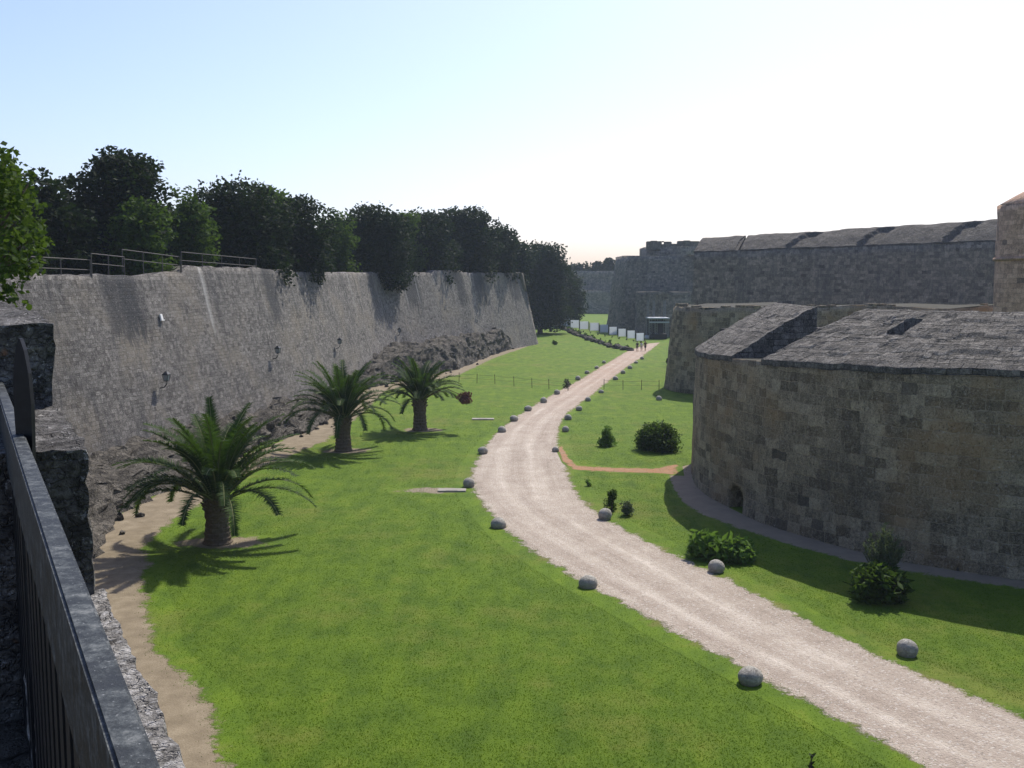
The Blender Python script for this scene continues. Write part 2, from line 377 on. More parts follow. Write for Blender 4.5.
def m_panel():
    b = NB('white_banner_cloth'); P = b.pos(); n = b.noise(P, 2, 3); c = b.mix(n, (.74, .76, .8), (.84, .85, .88))
    d = b.n('ShaderNodeBsdfTranslucent'); b.lk(c, d.inputs['Color']); b.lk(c, b.b.inputs['Base Color'])
    mx = b.n('ShaderNodeMixShader'); mx.inputs[0].default_value = .5
    b.lk(b.b.outputs[0], mx.inputs[1]); b.lk(d.outputs[0], mx.inputs[2]); b.lk(mx.outputs[0], b.out.inputs[0]); return b.m
M['panel'] = m_panel()
M['darkmetal'] = plain('dark_metal', (.04, .042, .045), .5, .3, 9, .5)
M['galv'] = plain('galvanised_truss', (.2, .21, .22), .45, .2, 9, .6)
M['canvas'] = plain('canopy_canvas', (.36, .38, .40), .7, .15, 3)
M['black'] = plain('black_cloth', (.02, .02, .022), .9, .3, 5)
M['tan_post'] = plain('rusty_post', (.10, .075, .055), .8, .4, 12)
M['lampglass'] = plain('lamp_glass', (.30, .31, .30), .2, .1, 5)
M['plaque'] = plain('marble_plaque', (.72, .70, .66), .6, .1, 12)
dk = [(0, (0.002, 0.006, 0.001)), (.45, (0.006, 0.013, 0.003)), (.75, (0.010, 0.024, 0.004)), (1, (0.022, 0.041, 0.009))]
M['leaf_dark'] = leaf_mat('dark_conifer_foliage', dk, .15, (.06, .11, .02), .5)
M['leaf_mid'] = leaf_mat('broadleaf_foliage', [(0, (0.010, 0.022, 0.004)), (.5, (0.030, 0.060, 0.008)), (1, (0.081, 0.131, 0.020))], .3, (0.115, 0.200, 0.020), .6)
M['leaf_bright'] = leaf_mat('bright_fig_foliage', [(0, (.008, .018, .004)), (.45, (.03, .06, .01)), (.85, (.08, .13, .02)), (1, (.26, .24, .12))], .3, (.13, .21, .02), 3)
M['leaf_shrub'] = leaf_mat('shrub_foliage', [(0, (0.030, 0.068, 0.013)), (.5, (0.075, 0.143, 0.023)), (1, (0.180, 0.285, 0.052))], .3, (0.210, 0.375, 0.039), 3)
M['leaf_grey'] = leaf_mat('grey_green_foliage', [(0, (.04, .055, .03)), (.5, (.09, .115, .06)), (1, (.19, .21, .13))], .3, (.15, .2, .05), 3)
M['palm'] = leaf_mat('palm_frond', [(0, (.009, .02, .005)), (.5, (.024, .05, .008)), (1, (.07, .115, .025))], .2, (.11, .22, .015), 1.0)
def m_blade():
    b = NB('grass_blade'); P = b.pos(); c, h = grass_color(b, P)
    c = b.mix(.3, c, (.08, .15, .004))
    d = b.n('ShaderNodeBsdfTranslucent'); b.lk(b.mix(.4, c, (.10, .19, .002)), d.inputs['Color'])
    b.inp(b.b.inputs['Base Color'], c); b.b.inputs['Roughness'].default_value = .7; b.b.inputs['Specular IOR Level'].default_value = .05
    mx = b.n('ShaderNodeMixShader'); mx.inputs[0].default_value = .4
    b.lk(b.b.outputs[0], mx.inputs[1]); b.lk(d.outputs[0], mx.inputs[2]); b.lk(mx.outputs[0], b.out.inputs[0]); return b.m
M['blade'] = m_blade()
M['skin'] = plain('skin', (.45, .27, .19), .6, .1, 9)

# ------------------------------------------------------------------ ground surfaces
def plane_ground():
    # one sheet; a gently uneven lawn, finer near the camera is not needed
    xs = np.linspace(-420, 420, 8); ys = np.linspace(-80, 900, 8)
    P = [[Vector((x, y, 0)) for x in xs] for y in ys]
    return tag(link('ground', gridmesh('ground', P, smooth=False), M['grass']), kind='structure', label='close-cut green lawn on the moat floor')
plane_ground()
def ribbon(name, L, Rr, mat, z, ext=1.0, n=22, step=.8, extL=None, extR=None, ends=(False, False)):
    """surface between two edge lines (same count of points); widened by ext so the margin fades into lawn"""
    extL = ext if extL is None else extL; extR = ext if extR is None else extR
    m = len(L); Ls, Rs = [], []
    for i in range(m-1):
        k = max(1, int(max((L[i+1]-L[i]).length, (Rr[i+1]-Rr[i]).length)/step))
        for j in range(k): Ls.append(L[i].lerp(L[i+1], j/k)); Rs.append(Rr[i].lerp(Rr[i+1], j/k))
    Ls.append(L[-1]); Rs.append(Rr[-1])
    P, U, I = [], [], []; v = 0
    for i, (a, b) in enumerate(zip(Ls, Rs)):
        if i: v += ((a+b)/2 - (Ls[i-1]+Rs[i-1])/2).length
        wd = max((b-a).length, .01); d = (b-a)/wd; row, ur = [], []
        dend = 9
        for j in range(n+1):
            s = -extL + (wd+extL+extR)*j/n
            p = a + d*s; p = Vector((p.x, p.y, z)); row.append(p); ur.append((s/wd, v))
            ins = min(s if extL else 9, (wd-s) if extR else 9); I.append([ins, v])
        P.append(row); U.append(ur)
    for k in range(len(I)):
        q = 9
        if ends[0]: q = min(q, I[k][1]-ext)
        if ends[1]: q = min(q, v-I[k][1]-ext)
        I[k] = min(I[k][0], q)
    me = gridmesh(name, P, U, smooth=False)
    at_ = me.attributes.new('inset', 'FLOAT', 'POINT'); at_.data.foreach_set('value', np.array(I, dtype=np.float32))
    o = link(name, me, mat); o['kind'] = 'structure'
    return Ls, Rs
Lp = [(649,343.5),(627.5,351),(618,357),(599,368),(579,380.6),(554,394),(530,408),(507,424.5),(493,437),(480,455),(471,474),(474,492),(486,506),(497,520),(516,539),(545,559),(598,590),(641.6,613),(682,636),(738,665),(768.5,682),(814,705),(855,729),(895,750),(925,768),(1010,812),(1150,880),(1500,1040)]
Rp = [(660,342.5),(649,351),(641.5,357),(625,368),(607,382),(586.5,399),(573,408),(563,417),(558.5,427),(557,448),(565.5,467),(572,487),(583,502),(600,516),(624,530),(649,542),(692,563),(743,588),(775,604),(814,626),(840,638),(868,652),(895,664),(922,676),(977,698),(1024,717),(1150,770),(1600,950)]
LP = smooth_poly([at(*p) for p in Lp], 1); RP = smooth_poly([at(*p) for p in Rp], 1)
PL, PR = ribbon('gravel_path', LP, RP, M['gravel'], .008, ext=1.1, n=26, step=.9)
path_poly = np.array([(p.x, p.y) for p in PL] + [(p.x, p.y) for p in PR[::-1]])

# rubble foot line and soil strip
RUB = [at(*p) for p in [(40,640),(85,575),(108,538),(123,512),(171,492),(215,468),(272,442),(309,432),(335,417),(365,390),(394,382),(457,370),(490,356),(524,345)]]
SOE = [at(*p) for p in [(252,900),(226,768),(214,722),(203,694),(176,668),(154,650),(150,618),(141,585),(150,560),(140,548),(172,522),(186,512),(208,500),(235,478),(285,458),(325,441),(362,414),(385,391),(412,385),(460,374.5),(494,358),(528,346.5)]]
def matchn(A, n):
    A = [Vector(a) for a in A]; d = [0]
    for a, b in zip(A, A[1:]): d.append(d[-1]+(b-a).length)
    out = []
    for k in range(n):
        s = d[-1]*k/(n-1); i = 0
        while i < len(d)-2 and d[i+1] < s: i += 1
        t = (s-d[i])/max(1e-6, d[i+1]-d[i]); out.append(A[i].lerp(A[i+1], t))
    return out
# left border of soil: under near wall and under the rubble
SOLw = [Vector((p.x-3.2, p.y, 0)) for p in SOE]
ribbon('bare_earth_strip', SOLw, SOE, M['soil'], .004, ext=1.0, n=16, step=.8, extL=0)
soil_poly = np.array([(p.x, p.y) for p in SOE] + [(p.x-30, p.y) for p in SOE[::-1]])
# ------------------------------------------------------------------ near tower outline (used for the footpath too)
TB = [at(*p) for p in [(692,476),(694,482),(699,489),(708,496),(724,505),(742,514),(764,524),(796,534),(831,544.5),(865,553),(898,561),(960,571.5),(1024,581),(1160,602),(1400,634)]]
TBs = smooth_poly([Vector((14.8, 69.8, 0)), Vector((11.9, 65.8, 0))]+TB, 2)
FPo = [at(*p) for p in [(668,470),(672,482),(676,492),(686,505),(706,516),(730,525),(755,533),(781,542),(815,551),(848,560),(880,566),(915,572),(970,581),(1024,589),(1160,610),(1400,643)]]
n_ = 40
ribbon('footpath', [p for p in matchn(FPo, n_)], [p for p in matchn([at(700,462)]+TB, n_)], M['stonepath'], .004, ext=.5, n=10, step=1.2, extR=0)
oa = [at(*p) for p in [(557,448),(563.5,461.5),(574,469.5),(610,472),(650,473),(684,474.5)]]
ob = [at(*p) for p in [(561,445),(568,458),(578,466),(612,468),(650,469),(682,464)]]
ribbon('orange_earth_strip', oa, ob, M['orange'], .012, ext=.5, n=8, step=.5, ends=(True, True))
# bare ground patches
def patch(name, px, py, rx, ry, mat, z=.012):
    c = at(px, py); P, I = [], []
    for i in range(9):
        row = []
        for j in range(33):
            a = 2*math.pi*j/32; r = i/8
            row.append(Vector((c.x+rx*1.6*r*math.cos(a), c.y+ry*1.6*r*math.sin(a), z))); I.append((1-r*1.6)*min(rx, ry))
        P.append(row)
    me = gridmesh(name, P, [[(0, 0)]*33]*9, smooth=False)
    a_ = me.attributes.new('inset', 'FLOAT', 'POINT'); a_.data.foreach_set('value', np.array(I, dtype=np.float32))
    return tag(link(name, me, mat), kind='structure')
for (px, py, rx, ry) in ((222, 543, 1.9, 1.0), (347, 451, 1.6, 1.1), (423, 430, 1.6, 1.1)): patch('bare_soil_patch', px, py, rx, ry, M['soil'])
patch('bare_soil_patch', 444, 490.5, 2.2, .7, M['stonepath'], z=.0045)

# ------------------------------------------------------------------ haze, after the structure it needs
def haze():
    bm = bmesh.new(); box(bm, (0, 410, 29.2), (900, 1060, 60.4))
    b = NB('haze_air'); t = b.t; t.nodes.remove(b.b)
    v = t.nodes.new('ShaderNodeVolumePrincipled'); v.inputs['Color'].default_value = (.72, .84, 1, 1)
    v.inputs['Density'].default_value = .0002; v.inputs['Anisotropy'].default_value = .2
    t.links.new(v.outputs[0], b.out.inputs['Volume'])
    return tag(link('haze', bm_mesh('haze', bm), b.m), label='thin blue summer haze in the air over the moat', kind='stuff')
haze()

# ------------------------------------------------------------------ plateau left of the moat
NW_D = Vector((-.487, .873, 0)); NW_N = Vector((.873, .487, 0))         # near wall direction, outward (to the moat)
NW_O = 0.41                                                             # outward distance of the outer edge from the eye
def nw(t, lat, z): p = NW_D*t + NW_N*lat; return Vector((p.x, p.y, z))
WP = [Vector(p) for p in [(-35, 18, 0), (-24.4, 60.6, 0), (-19.6, 88, 0), (-17.4, 111, 0), (-16.2, 123, 0), (-14.9, 134, 0), (-6.6, 158, 0), (4.4, 188, 0), (-38, 207, 0)]]
ZT = {}
BAT = .24
def wallnorm(i):
    a, b = WP[i], WP[i+1]; d = (b-a).normalized(); return Vector((d.y, -d.x, 0))
def plateau():
    pts = [nw(-60, -.15, 0), nw(34, -.15, 0)]
    pts += [Vector((-33, 55, 0)), Vector((-25.5, 88, 0)), Vector((-22, 120, 0)), Vector((-18.5, 140, 0)), Vector((-5, 184, 0)), Vector((-8, 192, 0)), Vector((-45, 199, 0)), Vector((-60, 300, 0)), Vector((-45, 480, 0)), Vector((-400, 480, 0)), Vector((-400, -60, 0))]
    bm = bmesh.new()
    f = bm.faces.new([bm.verts.new((p.x, p.y, 10.5)) for p in pts])
    r = bmesh.ops.extrude_face_region(bm, geom=[f]); vs = [v for v in r['geom'] if isinstance(v, bmesh.types.BMVert)]
    for v in vs: v.co.z = .3
    bmesh.ops.recalc_face_normals(bm, faces=bm.faces)
    tag(link('terrace_ground', bm_mesh('terrace_ground', bm), plain('dry_terrace_earth', (.14, .12, .07), .95, .4, 1)), kind='structure')
plateau()

# ------------------------------------------------------------------ left curtain wall
root = empty('curtain_wall', (-15, 99, 0), 'long grey battered fortress wall along the left side of the moat', 'fortress wall')
def wall_left():
    # top height profile by distance along the wall
    pts = resample(WP, 1.0); norms = []
    for i, p in enumerate(pts):
        a = pts[max(0, i-2)]; b = pts[min(len(pts)-1, i+2)]; d = (b-a).normalized(); norms.append(Vector((d.y, -d.x, 0)))
    P, U = [], []; s = 0
    for i, (p, n) in enumerate(zip(pts, norms)):
        if i: s += (p-pts[i-1]).length
        Y = p.y
        zt = 12.45 + (Y-60)*.0066
        if Y < 71: zt = 12.28 + (.02 if Y < 58 else 0)
        if 71 <= Y < 75: zt = 12.55
        if 75 <= Y < 89: zt = 13.0
        if 89 <= Y < 97: zt = 12.9
        zt += .095*fbm((Y*.5, 0, 0), 1, 3) + .05*math.sin(Y*2.1)
        if 150 < Y < 160: zt += .35
        q = Vector((0, 0, 0))
        bulge = .35*math.exp(-((Y-136)/2.5)**2) + .45*math.exp(-((Y-160)/2)**2)
        row, ur = [], []
        nz = 26
        for k in range(nz+1):
            z = zt*k/nz; off = (2.6-z)*BAT
            off += .10*fbm((p.x*.5+3, p.y*.5, z*.5), 1, 4) + bulge*(1-z/zt*.4)
            row.append(Vector((p.x, p.y, 0))+n*off+Vector((0, 0, z))); ur.append((s, z))
        top = row[-1]
        for kk, (dd, dz) in enumerate(((.25, .06), (.7, .02), (1.25, -.05), (1.3, -2.2))):
            row.append(top - n*dd + Vector((0, 0, dz+.06*fbm((p.x, p.y, kk*3.1), 1.2, 3)))); ur.append((s, zt+dd-(dz if dz < -1 else 0)))
        P.append(row); U.append(ur)
    return link('masonry', gridmesh('masonry', P, U, smooth=True), M['wall_left'], root)
lw = wall_left(); lw.location = -root.location
def face_pt(px, py):
    """point of the battered face seen at a pixel, with its outward normal"""
    d = ray(px, py).normalized(); o = Vector((0, 0, H)); best = None
    for i in range(len(WP)-1):
        n = wallnorm(i); nn = Vector((n.x, n.y, BAT)).normalized()
        p0 = WP[i] + Vector((0, 0, 2.6))
        den = d.dot(nn)
        if abs(den) < 1e-5: continue
        t = (p0-o).dot(nn)/den
        if t <= 0: continue
        q = o+d*t; a = WP[i]; dr = (WP[i+1]-a); l = (Vector((q.x, q.y, 0))-a).dot(dr)/dr.length_squared
        if -.05 <= l <= 1.05 and (best is None or t < best[0]): best = (t, q, n)
    return best[1], best[2]
# foot of the wall: ragged rock and rubble
def rubble():
    n = 260; A = matchn(RUB, n)
    WB = [Vector(p) for p in [(-30, 38, 0)]+[tuple(p) for p in WP[1:8]]+[(2.2, 184, 0)]]
    B = matchn(WB, n); Pm = []
    m = 30; U = []
    for i in range(n):
        a, b = A[i], B[i]
        # nearest wall point at the same distance
        yy = a.y; 
        for q, r in zip(WB, WB[1:]):
            if q.y <= yy <= r.y: b = q.lerp(r, (yy-q.y)/(r.y-q.y)); break
        else: b = WB[0] if yy < WB[0].y else WB[-1]
        hz = 1.5 + .7*fbm((a.x*.12, a.y*.12, 3), 1, 3)
        if a.y > 112: hz += 1.5*min(1, (a.y-112)/14)
        if a.y > 168: hz *= max(.05, (181-a.y)/13)
        g = fbm((0, a.y*.14, 9), 1, 2); hz *= 1.0+.35*g
        row = []; ur = []
        for k in range(m+1):
            t = k/m
            # steep outer face, then a ledge back to the wall
            zz = hz*min(1, (t/.4))**.8 if t < .4 else hz*(1+.12*(t-.4))
            p = a.lerp(b, (t*.55 if t < .4 else .22+(t-.4)/.6*.9)) if (a-b).length > 1.5 else a.lerp(b, t)
            p = Vector((p.x, p.y, zz))
            nz = mn.noise_vector(p*.9)*.5 + mn.noise_vector(p*2.3)*.28 + mn.noise_vector(p*5.5)*.12
            cell = mn.cell_vector(Vector((p.x*1.1, p.y*1.1, p.z*1.6)))*.22
            wgt = min(1, t*6)
            p += Vector((nz.x+cell.x-.1, (nz.y+cell.y-.1)*.7, (nz.z*.8+cell.z-.1)*wgt))
            if k == 0: p.z = -.1
            row.append(p); ur.append((a.y, zz))
        Pm.append(row); U.append(ur)
    return tag(link('rock_footing', gridmesh('rock_footing', Pm, U, smooth=False), M['rubble']), 'ragged rock and rubble ledge at the foot of the left fortress wall', 'rock ledge')
rubble()
for k in range(70):      # fallen blocks lying at the foot of the ledge
    t = rng.random(); i = int(t*(len(RUB)-2)) + 1
    i = min(i, len(RUB)-2); p = RUB[i].lerp(RUB[i+1], rng.random())
    if p.y > 176 or rng.random() < .55: continue
    bm = bmesh.new(); bmesh.ops.create_icosphere(bm, subdivisions=2, radius=1)
    s = rng.uniform(.1, .3); sx, sy, sz = rng.uniform(.7, 1.3, 3)*s
    for v in bm.verts:
        q = mn.cell(v.co*1.6+Vector((k, 0, 0)))*.3 + .85 + .3*mn.noise(v.co*2+Vector((k*3, 0, 0)))
        v.co = Vector((v.co.x*sx, v.co.y*sy, v.co.z*sz))*q
    o = link('fallen_stone', bm_mesh('fallen_stone', bm), M['rubble']); o.location = (p.x+rng.uniform(0, 1.2), p.y-.2, s*.25)
    tag(o, 'grey fallen stone lying on bare earth below the left rock ledge', 'stone', 'fallen stones below the left wall')

# lanterns on brackets, plaque
def lantern(px, py, label):
    q, n = face_pt(px, py)
    r = empty('wall_lantern', q, label, 'lantern', 'lanterns on the left wall', rz=math.atan2(n.y, n.x))
    b1 = bmesh.new(); box(b1, (-.02, 0, -.75), (.16, .16, .5)); tube(b1, [(.03, 0, -.7), (.45, 0, -.62), (.62, 0, -.4), (.62, 0, -.2)], .035, 6)
    link('bracket', bm_mesh('bracket', b1), M['darkmetal'], r)
    b2 = bmesh.new()
    for s, z0, z1 in ((.14, -.2, -.16), (.22, .22, .27)): box(b2, (.62, 0, (z0+z1)/2), (s*2, s*2, z1-z0))
    for a in (-1, 1):
        for c in (-1, 1): tube(b2, [(.62+a*.12, c*.12, -.18), (.62+a*.19, c*.19, .23)], .02, 4)
    bmesh.ops.create_cone(b2, cap_ends=True, segments=4, radius1=.3, radius2=.04, depth=.2, matrix=Matrix.Translation((.62, 0, .37)) @ Matrix.Rotation(math.pi/4, 4, 'Z'))
    fr = link('lantern_frame', bm_mesh('lantern_frame', b2), M['darkmetal'], r)
    b3 = bmesh.new(); bmesh.ops.create_cone(b3, cap_ends=True, segments=4, radius1=.15, radius2=.23, depth=.36, matrix=Matrix.Translation((.62, 0, .03)) @ Matrix.Rotation(math.pi/4, 4, 'Z'))
    link('glass', bm_mesh('glass', b3), M['lampglass'], fr)
lantern(158, 378, 'black lantern on a bracket above the nearest palm, nearest of the wall lanterns')
lantern(271, 351, 'black wall lantern above the middle palm, second nearest of the wall lanterns')
lantern(334, 342, 'black wall lantern third along the left wall, right of the middle palm')
lantern(395, 331, 'farthest black wall lantern, high above the farthest palm')
q, n = face_pt(160, 317)
bm = bmesh.new(); box(bm, (0, 0, 0), (.08, .32, .42), bevel=.015); box(bm, (.045, 0, 0), (.02, .26, .34)); box(bm, (.02, 0, -.24), (.14, .4, .06))
o = link('wall_plaque', bm_mesh('wall_plaque', bm), M['plaque']); o.location = q+n*.1; o.rotation_euler = (0, -math.atan(BAT), math.atan2(n.y, n.x))
tag(o, 'small white marble plaque set high in the grey left wall', 'plaque')

# two-rail guard fence on the wall top
def top_y(px, base_y):
    pass
def guard(seg, label):
    (xa, ya), (xb, yb) = seg
    A = onY(xa, ya, YW(xa)); B = onY(xb, yb, YW(xb)); L = (B-A)
    r = empty('guard_rail', (A.x, A.y, A.z-1.2), label, 'railing', 'railings on top of the left wall')
    b = bmesh.new(); a0 = Vector((0, 0, 1.2))
    tube(b, [a0, a0+L], .035, 6); link('top_rail', bm_mesh('top_rail', b), M['galv_dark'], r)
    b = bmesh.new(); tube(b, [a0-Vector((0, 0, .62)), a0+L-Vector((0, 0, .62))], .03, 6); link('mid_rail', bm_mesh('mid_rail', b), M['galv_dark'], r)
    k = max(2, int(round(L.length/3.0)))
    for i in range(k+1):
        p = a0+L*(i/k); b = bmesh.new(); tube(b, [p+Vector((0, 0, .03)), p-Vector((0, 0, 1.5))], .035, 6)
        link('post', bm_mesh('post', b), M['galv_dark'], r)
M['galv_dark'] = plain('grey_rail_metal', (.075, .068, .06), .6, .3, 9, .2)
def YW(px):
    # distance of the wall crest at a picture column
    best = None
    pts = resample(WP[:8], 1.0)
    for a in pts:
        n = wallnorm(max(i for i in range(7) if i == 0 or WP[i].y <= a.y))
        q = a + n*((2.6-12.7)*BAT-.5)
        e = abs(512+1000*q.x/q.y*.9946 - px)
        if best is None or e < best[0]: best = (e, q.y)
    return best[1]
guard(((28, 256.5), (90, 260)), 'grey two-rail guard fence on the wall top, leftmost and nearest section')
guard(((91, 253.5), (124, 257)), 'short stepped section of guard rail, second from the left on the wall top')
guard(((122, 249.5), (180, 257)), 'long sloping section of guard rail on the wall top, third from the left')
guard(((181, 252), (256, 259)), 'farthest section of guard rail on the wall top, below dark trees')

# ------------------------------------------------------------------ foliage
G_ROW = 'trees on the terrace above the left wall'
def leaves(centers, size, jitter=.5, aspect=1.6, droop=0):
    n = len(centers); a = rng.normal(size=(n, 3)); a[:, 2] = a[:, 2]*.7+droop; a /= np.linalg.norm(a, axis=1)[:, None]
    b = rng.normal(size=(n, 3)); b -= (b*a).sum(1)[:, None]*a; b /= np.linalg.norm(b, axis=1)[:, None]
    s = size*(1-jitter/2+jitter*rng.random(n))[:, None]
    a = a*s*aspect/2; b = b*s/2
    c = np.asarray(centers)
    return np.stack([c-a, c+b*.9-a*.1, c+a, c-b*.9-a*.1], 1)
def crown_points(blobs, per_area, shell=.35):
    out = []
    for (c, r) in blobs:
        r = np.asarray(r, float); area = (r[0]*r[1]+r[1]*r[2]+r[0]*r[2])/3
        n = int(per_area*area*4)
        d = rng.normal(size=(n, 3)); d /= np.linalg.norm(d, axis=1)[:, None]
        rad = 1 - shell*rng.random(n)**1.6
        out.append(np.asarray(c) + d*rad[:, None]*r)
    return np.concatenate(out)
def tree(name, label, cat, base, top, width, mat, leaf=.3, dens=16, nb=26, low=.2, conic=0., trunk_r=.25, group=None, lean=(0, 0), depth=None):
    """tapered trunk with limbs; crown of many leaf faces over clumps"""
    base = Vector(base); h = top-base.z; W = width/2; D = (depth or width)/2
    r = empty(name, base, label, cat, group)
    blobs = []; nb = int(nb*1.45)
    if group == G_ROW: width *= 1.06
    W = width/2; D = (depth or width)/2
    z0 = h*low; zc = (h+z0)/2; hh = (h-z0)/2
    for k in range(nb):
        a = rng.uniform(0, 2*math.pi); t = rng.uniform(-1, 1)*.86; z = zc + hh*t*.92
        prof = (1-t*t)**.5 if not conic else max(.15, 1-conic*(t+1)/2)*(min(1, (t+1.15)*3))
        rr = prof*math.sqrt(rng.random())*.82
        s = rng.uniform(.24, .4)*min(W, hh)*1.15
        blobs.append(((W*rr*math.cos(a)+lean[0]*t, D*rr*math.sin(a)+lean[1]*t, z), (s*rng.uniform(1, 1.35), s*rng.uniform(1, 1.35), s*rng.uniform(.6, .95))))
    tip = max(b[0][2]+b[1][2] for b in blobs); dz = h-tip
    blobs = [((c[0], c[1], min(c[2]+dz*.8, h-s[2]*.6)), s) for c, s in blobs]
    pts = crown_points(blobs, dens)
    pts = pts + rng.normal(size=pts.shape)*leaf*.35
    # sparse sprigs outside the clumps
    sp = crown_points([(c, tuple(np.array(s)*1.28)) for c, s in blobs], dens*.08, .25)
    pts = np.concatenate([pts, sp]); pts = pts[pts[:, 2] > h*low*.55]
    nf = int(dens*W*hh*1.6); d = rng.normal(size=(nf, 3)); d /= np.linalg.norm(d, axis=1)[:, None]
    fill = d*(rng.random(nf)**.5)[:, None]*np.array([W*.66, D*.66, hh*.74]) + np.array([0, 0, zc*.96])
    link('crown', quadmesh('crown', np.concatenate([leaves(pts, leaf), leaves(fill, leaf*2.1)])), mat, r)
    bm = bmesh.new(); tp = Vector((lean[0]*.3, lean[1]*.3, h*.72))
    tube(bm, [(0, 0, -.4), (0.03, .02, h*.15), tp*.5, tp], [trunk_r*1.3, trunk_r, trunk_r*.7, trunk_r*.2], 8)
    for k in range(min(9, nb)):
        c, s = blobs[k]; st = tp*rng.uniform(.25, .8)
        e = Vector(c); mid = st.lerp(e, .5)+Vector((0, 0, -.1*h*.3)); tube(bm, [st, mid, e], [trunk_r*.4, trunk_r*.25, trunk_r*.07], 5)
    link('trunk', bm_mesh('trunk', bm, True), M['bark'], r)
    return r
G = 'trees on the terrace above the left wall'
def row_tree(px, topy, wpx, back, mat, label, name='tree', **k):
    Y = YW(px)+back+2.0; t = onY(px, topy, Y); wd = wpx*Y/1000
    x = t.x
    return tree(name, label, 'tree', (x, Y, 10.4), t.z, wd, M[mat], group=G, **k)
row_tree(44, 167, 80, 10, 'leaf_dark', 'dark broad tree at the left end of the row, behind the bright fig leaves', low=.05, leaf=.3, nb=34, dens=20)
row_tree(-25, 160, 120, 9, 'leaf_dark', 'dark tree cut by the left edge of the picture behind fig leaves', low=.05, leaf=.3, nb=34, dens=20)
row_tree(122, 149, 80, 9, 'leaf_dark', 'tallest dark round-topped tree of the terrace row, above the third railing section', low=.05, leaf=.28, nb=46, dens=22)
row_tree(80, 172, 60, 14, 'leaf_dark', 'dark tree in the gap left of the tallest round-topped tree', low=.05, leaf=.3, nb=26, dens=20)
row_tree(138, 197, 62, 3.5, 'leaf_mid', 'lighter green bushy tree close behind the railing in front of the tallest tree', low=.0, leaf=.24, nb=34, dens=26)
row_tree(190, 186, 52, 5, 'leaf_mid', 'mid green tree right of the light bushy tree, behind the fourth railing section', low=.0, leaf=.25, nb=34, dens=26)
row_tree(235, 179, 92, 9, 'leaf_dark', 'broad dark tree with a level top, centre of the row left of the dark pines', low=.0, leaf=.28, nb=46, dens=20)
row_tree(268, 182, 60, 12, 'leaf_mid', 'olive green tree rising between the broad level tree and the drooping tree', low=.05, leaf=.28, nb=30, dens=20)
row_tree(300, 194, 66, 3, 'leaf_dark', 'dark tree with foliage drooping over the wall top near the dark stain', low=-.05, leaf=.26, nb=40, dens=22)
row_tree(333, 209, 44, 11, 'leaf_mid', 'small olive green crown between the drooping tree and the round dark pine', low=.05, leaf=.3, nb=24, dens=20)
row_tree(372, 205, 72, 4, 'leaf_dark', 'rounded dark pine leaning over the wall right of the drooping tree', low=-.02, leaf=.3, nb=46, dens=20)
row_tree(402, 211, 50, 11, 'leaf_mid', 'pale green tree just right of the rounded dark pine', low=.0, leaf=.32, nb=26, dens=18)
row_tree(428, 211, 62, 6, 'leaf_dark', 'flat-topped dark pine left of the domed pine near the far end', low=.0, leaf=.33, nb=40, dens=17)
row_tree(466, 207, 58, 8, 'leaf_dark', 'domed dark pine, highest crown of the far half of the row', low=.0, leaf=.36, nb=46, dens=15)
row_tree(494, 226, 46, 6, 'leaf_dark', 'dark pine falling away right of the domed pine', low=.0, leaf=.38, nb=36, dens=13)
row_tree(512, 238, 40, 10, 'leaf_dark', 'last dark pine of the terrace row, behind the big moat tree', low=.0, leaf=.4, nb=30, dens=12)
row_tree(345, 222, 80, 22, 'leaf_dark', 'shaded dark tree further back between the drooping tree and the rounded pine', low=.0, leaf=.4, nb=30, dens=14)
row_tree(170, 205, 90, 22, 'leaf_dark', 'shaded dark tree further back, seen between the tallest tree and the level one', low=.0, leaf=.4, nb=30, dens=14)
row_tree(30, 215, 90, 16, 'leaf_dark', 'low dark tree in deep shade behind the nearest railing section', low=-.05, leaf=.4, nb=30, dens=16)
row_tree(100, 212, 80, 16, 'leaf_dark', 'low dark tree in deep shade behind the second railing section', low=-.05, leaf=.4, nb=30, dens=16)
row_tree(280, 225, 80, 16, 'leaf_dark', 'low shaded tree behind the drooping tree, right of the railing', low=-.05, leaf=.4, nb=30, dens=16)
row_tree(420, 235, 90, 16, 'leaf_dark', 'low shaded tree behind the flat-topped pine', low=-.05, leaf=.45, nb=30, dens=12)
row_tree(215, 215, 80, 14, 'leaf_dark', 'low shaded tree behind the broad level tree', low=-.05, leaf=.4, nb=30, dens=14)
# big tree standing in the moat
b0 = at(540, 333.5)
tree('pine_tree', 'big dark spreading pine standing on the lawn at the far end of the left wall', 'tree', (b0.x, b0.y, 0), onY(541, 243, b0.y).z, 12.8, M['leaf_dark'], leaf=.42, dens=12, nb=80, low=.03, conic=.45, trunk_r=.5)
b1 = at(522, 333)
tree('pine_tree', 'smaller dark tree with drooping boughs in front of the end of the left wall', 'tree', (b1.x, b1.y-8, 0), onY(522, 250, b1.y-8).z, 9.5, M['leaf_dark'], leaf=.4, dens=13, nb=36, low=.1, trunk_r=.35)
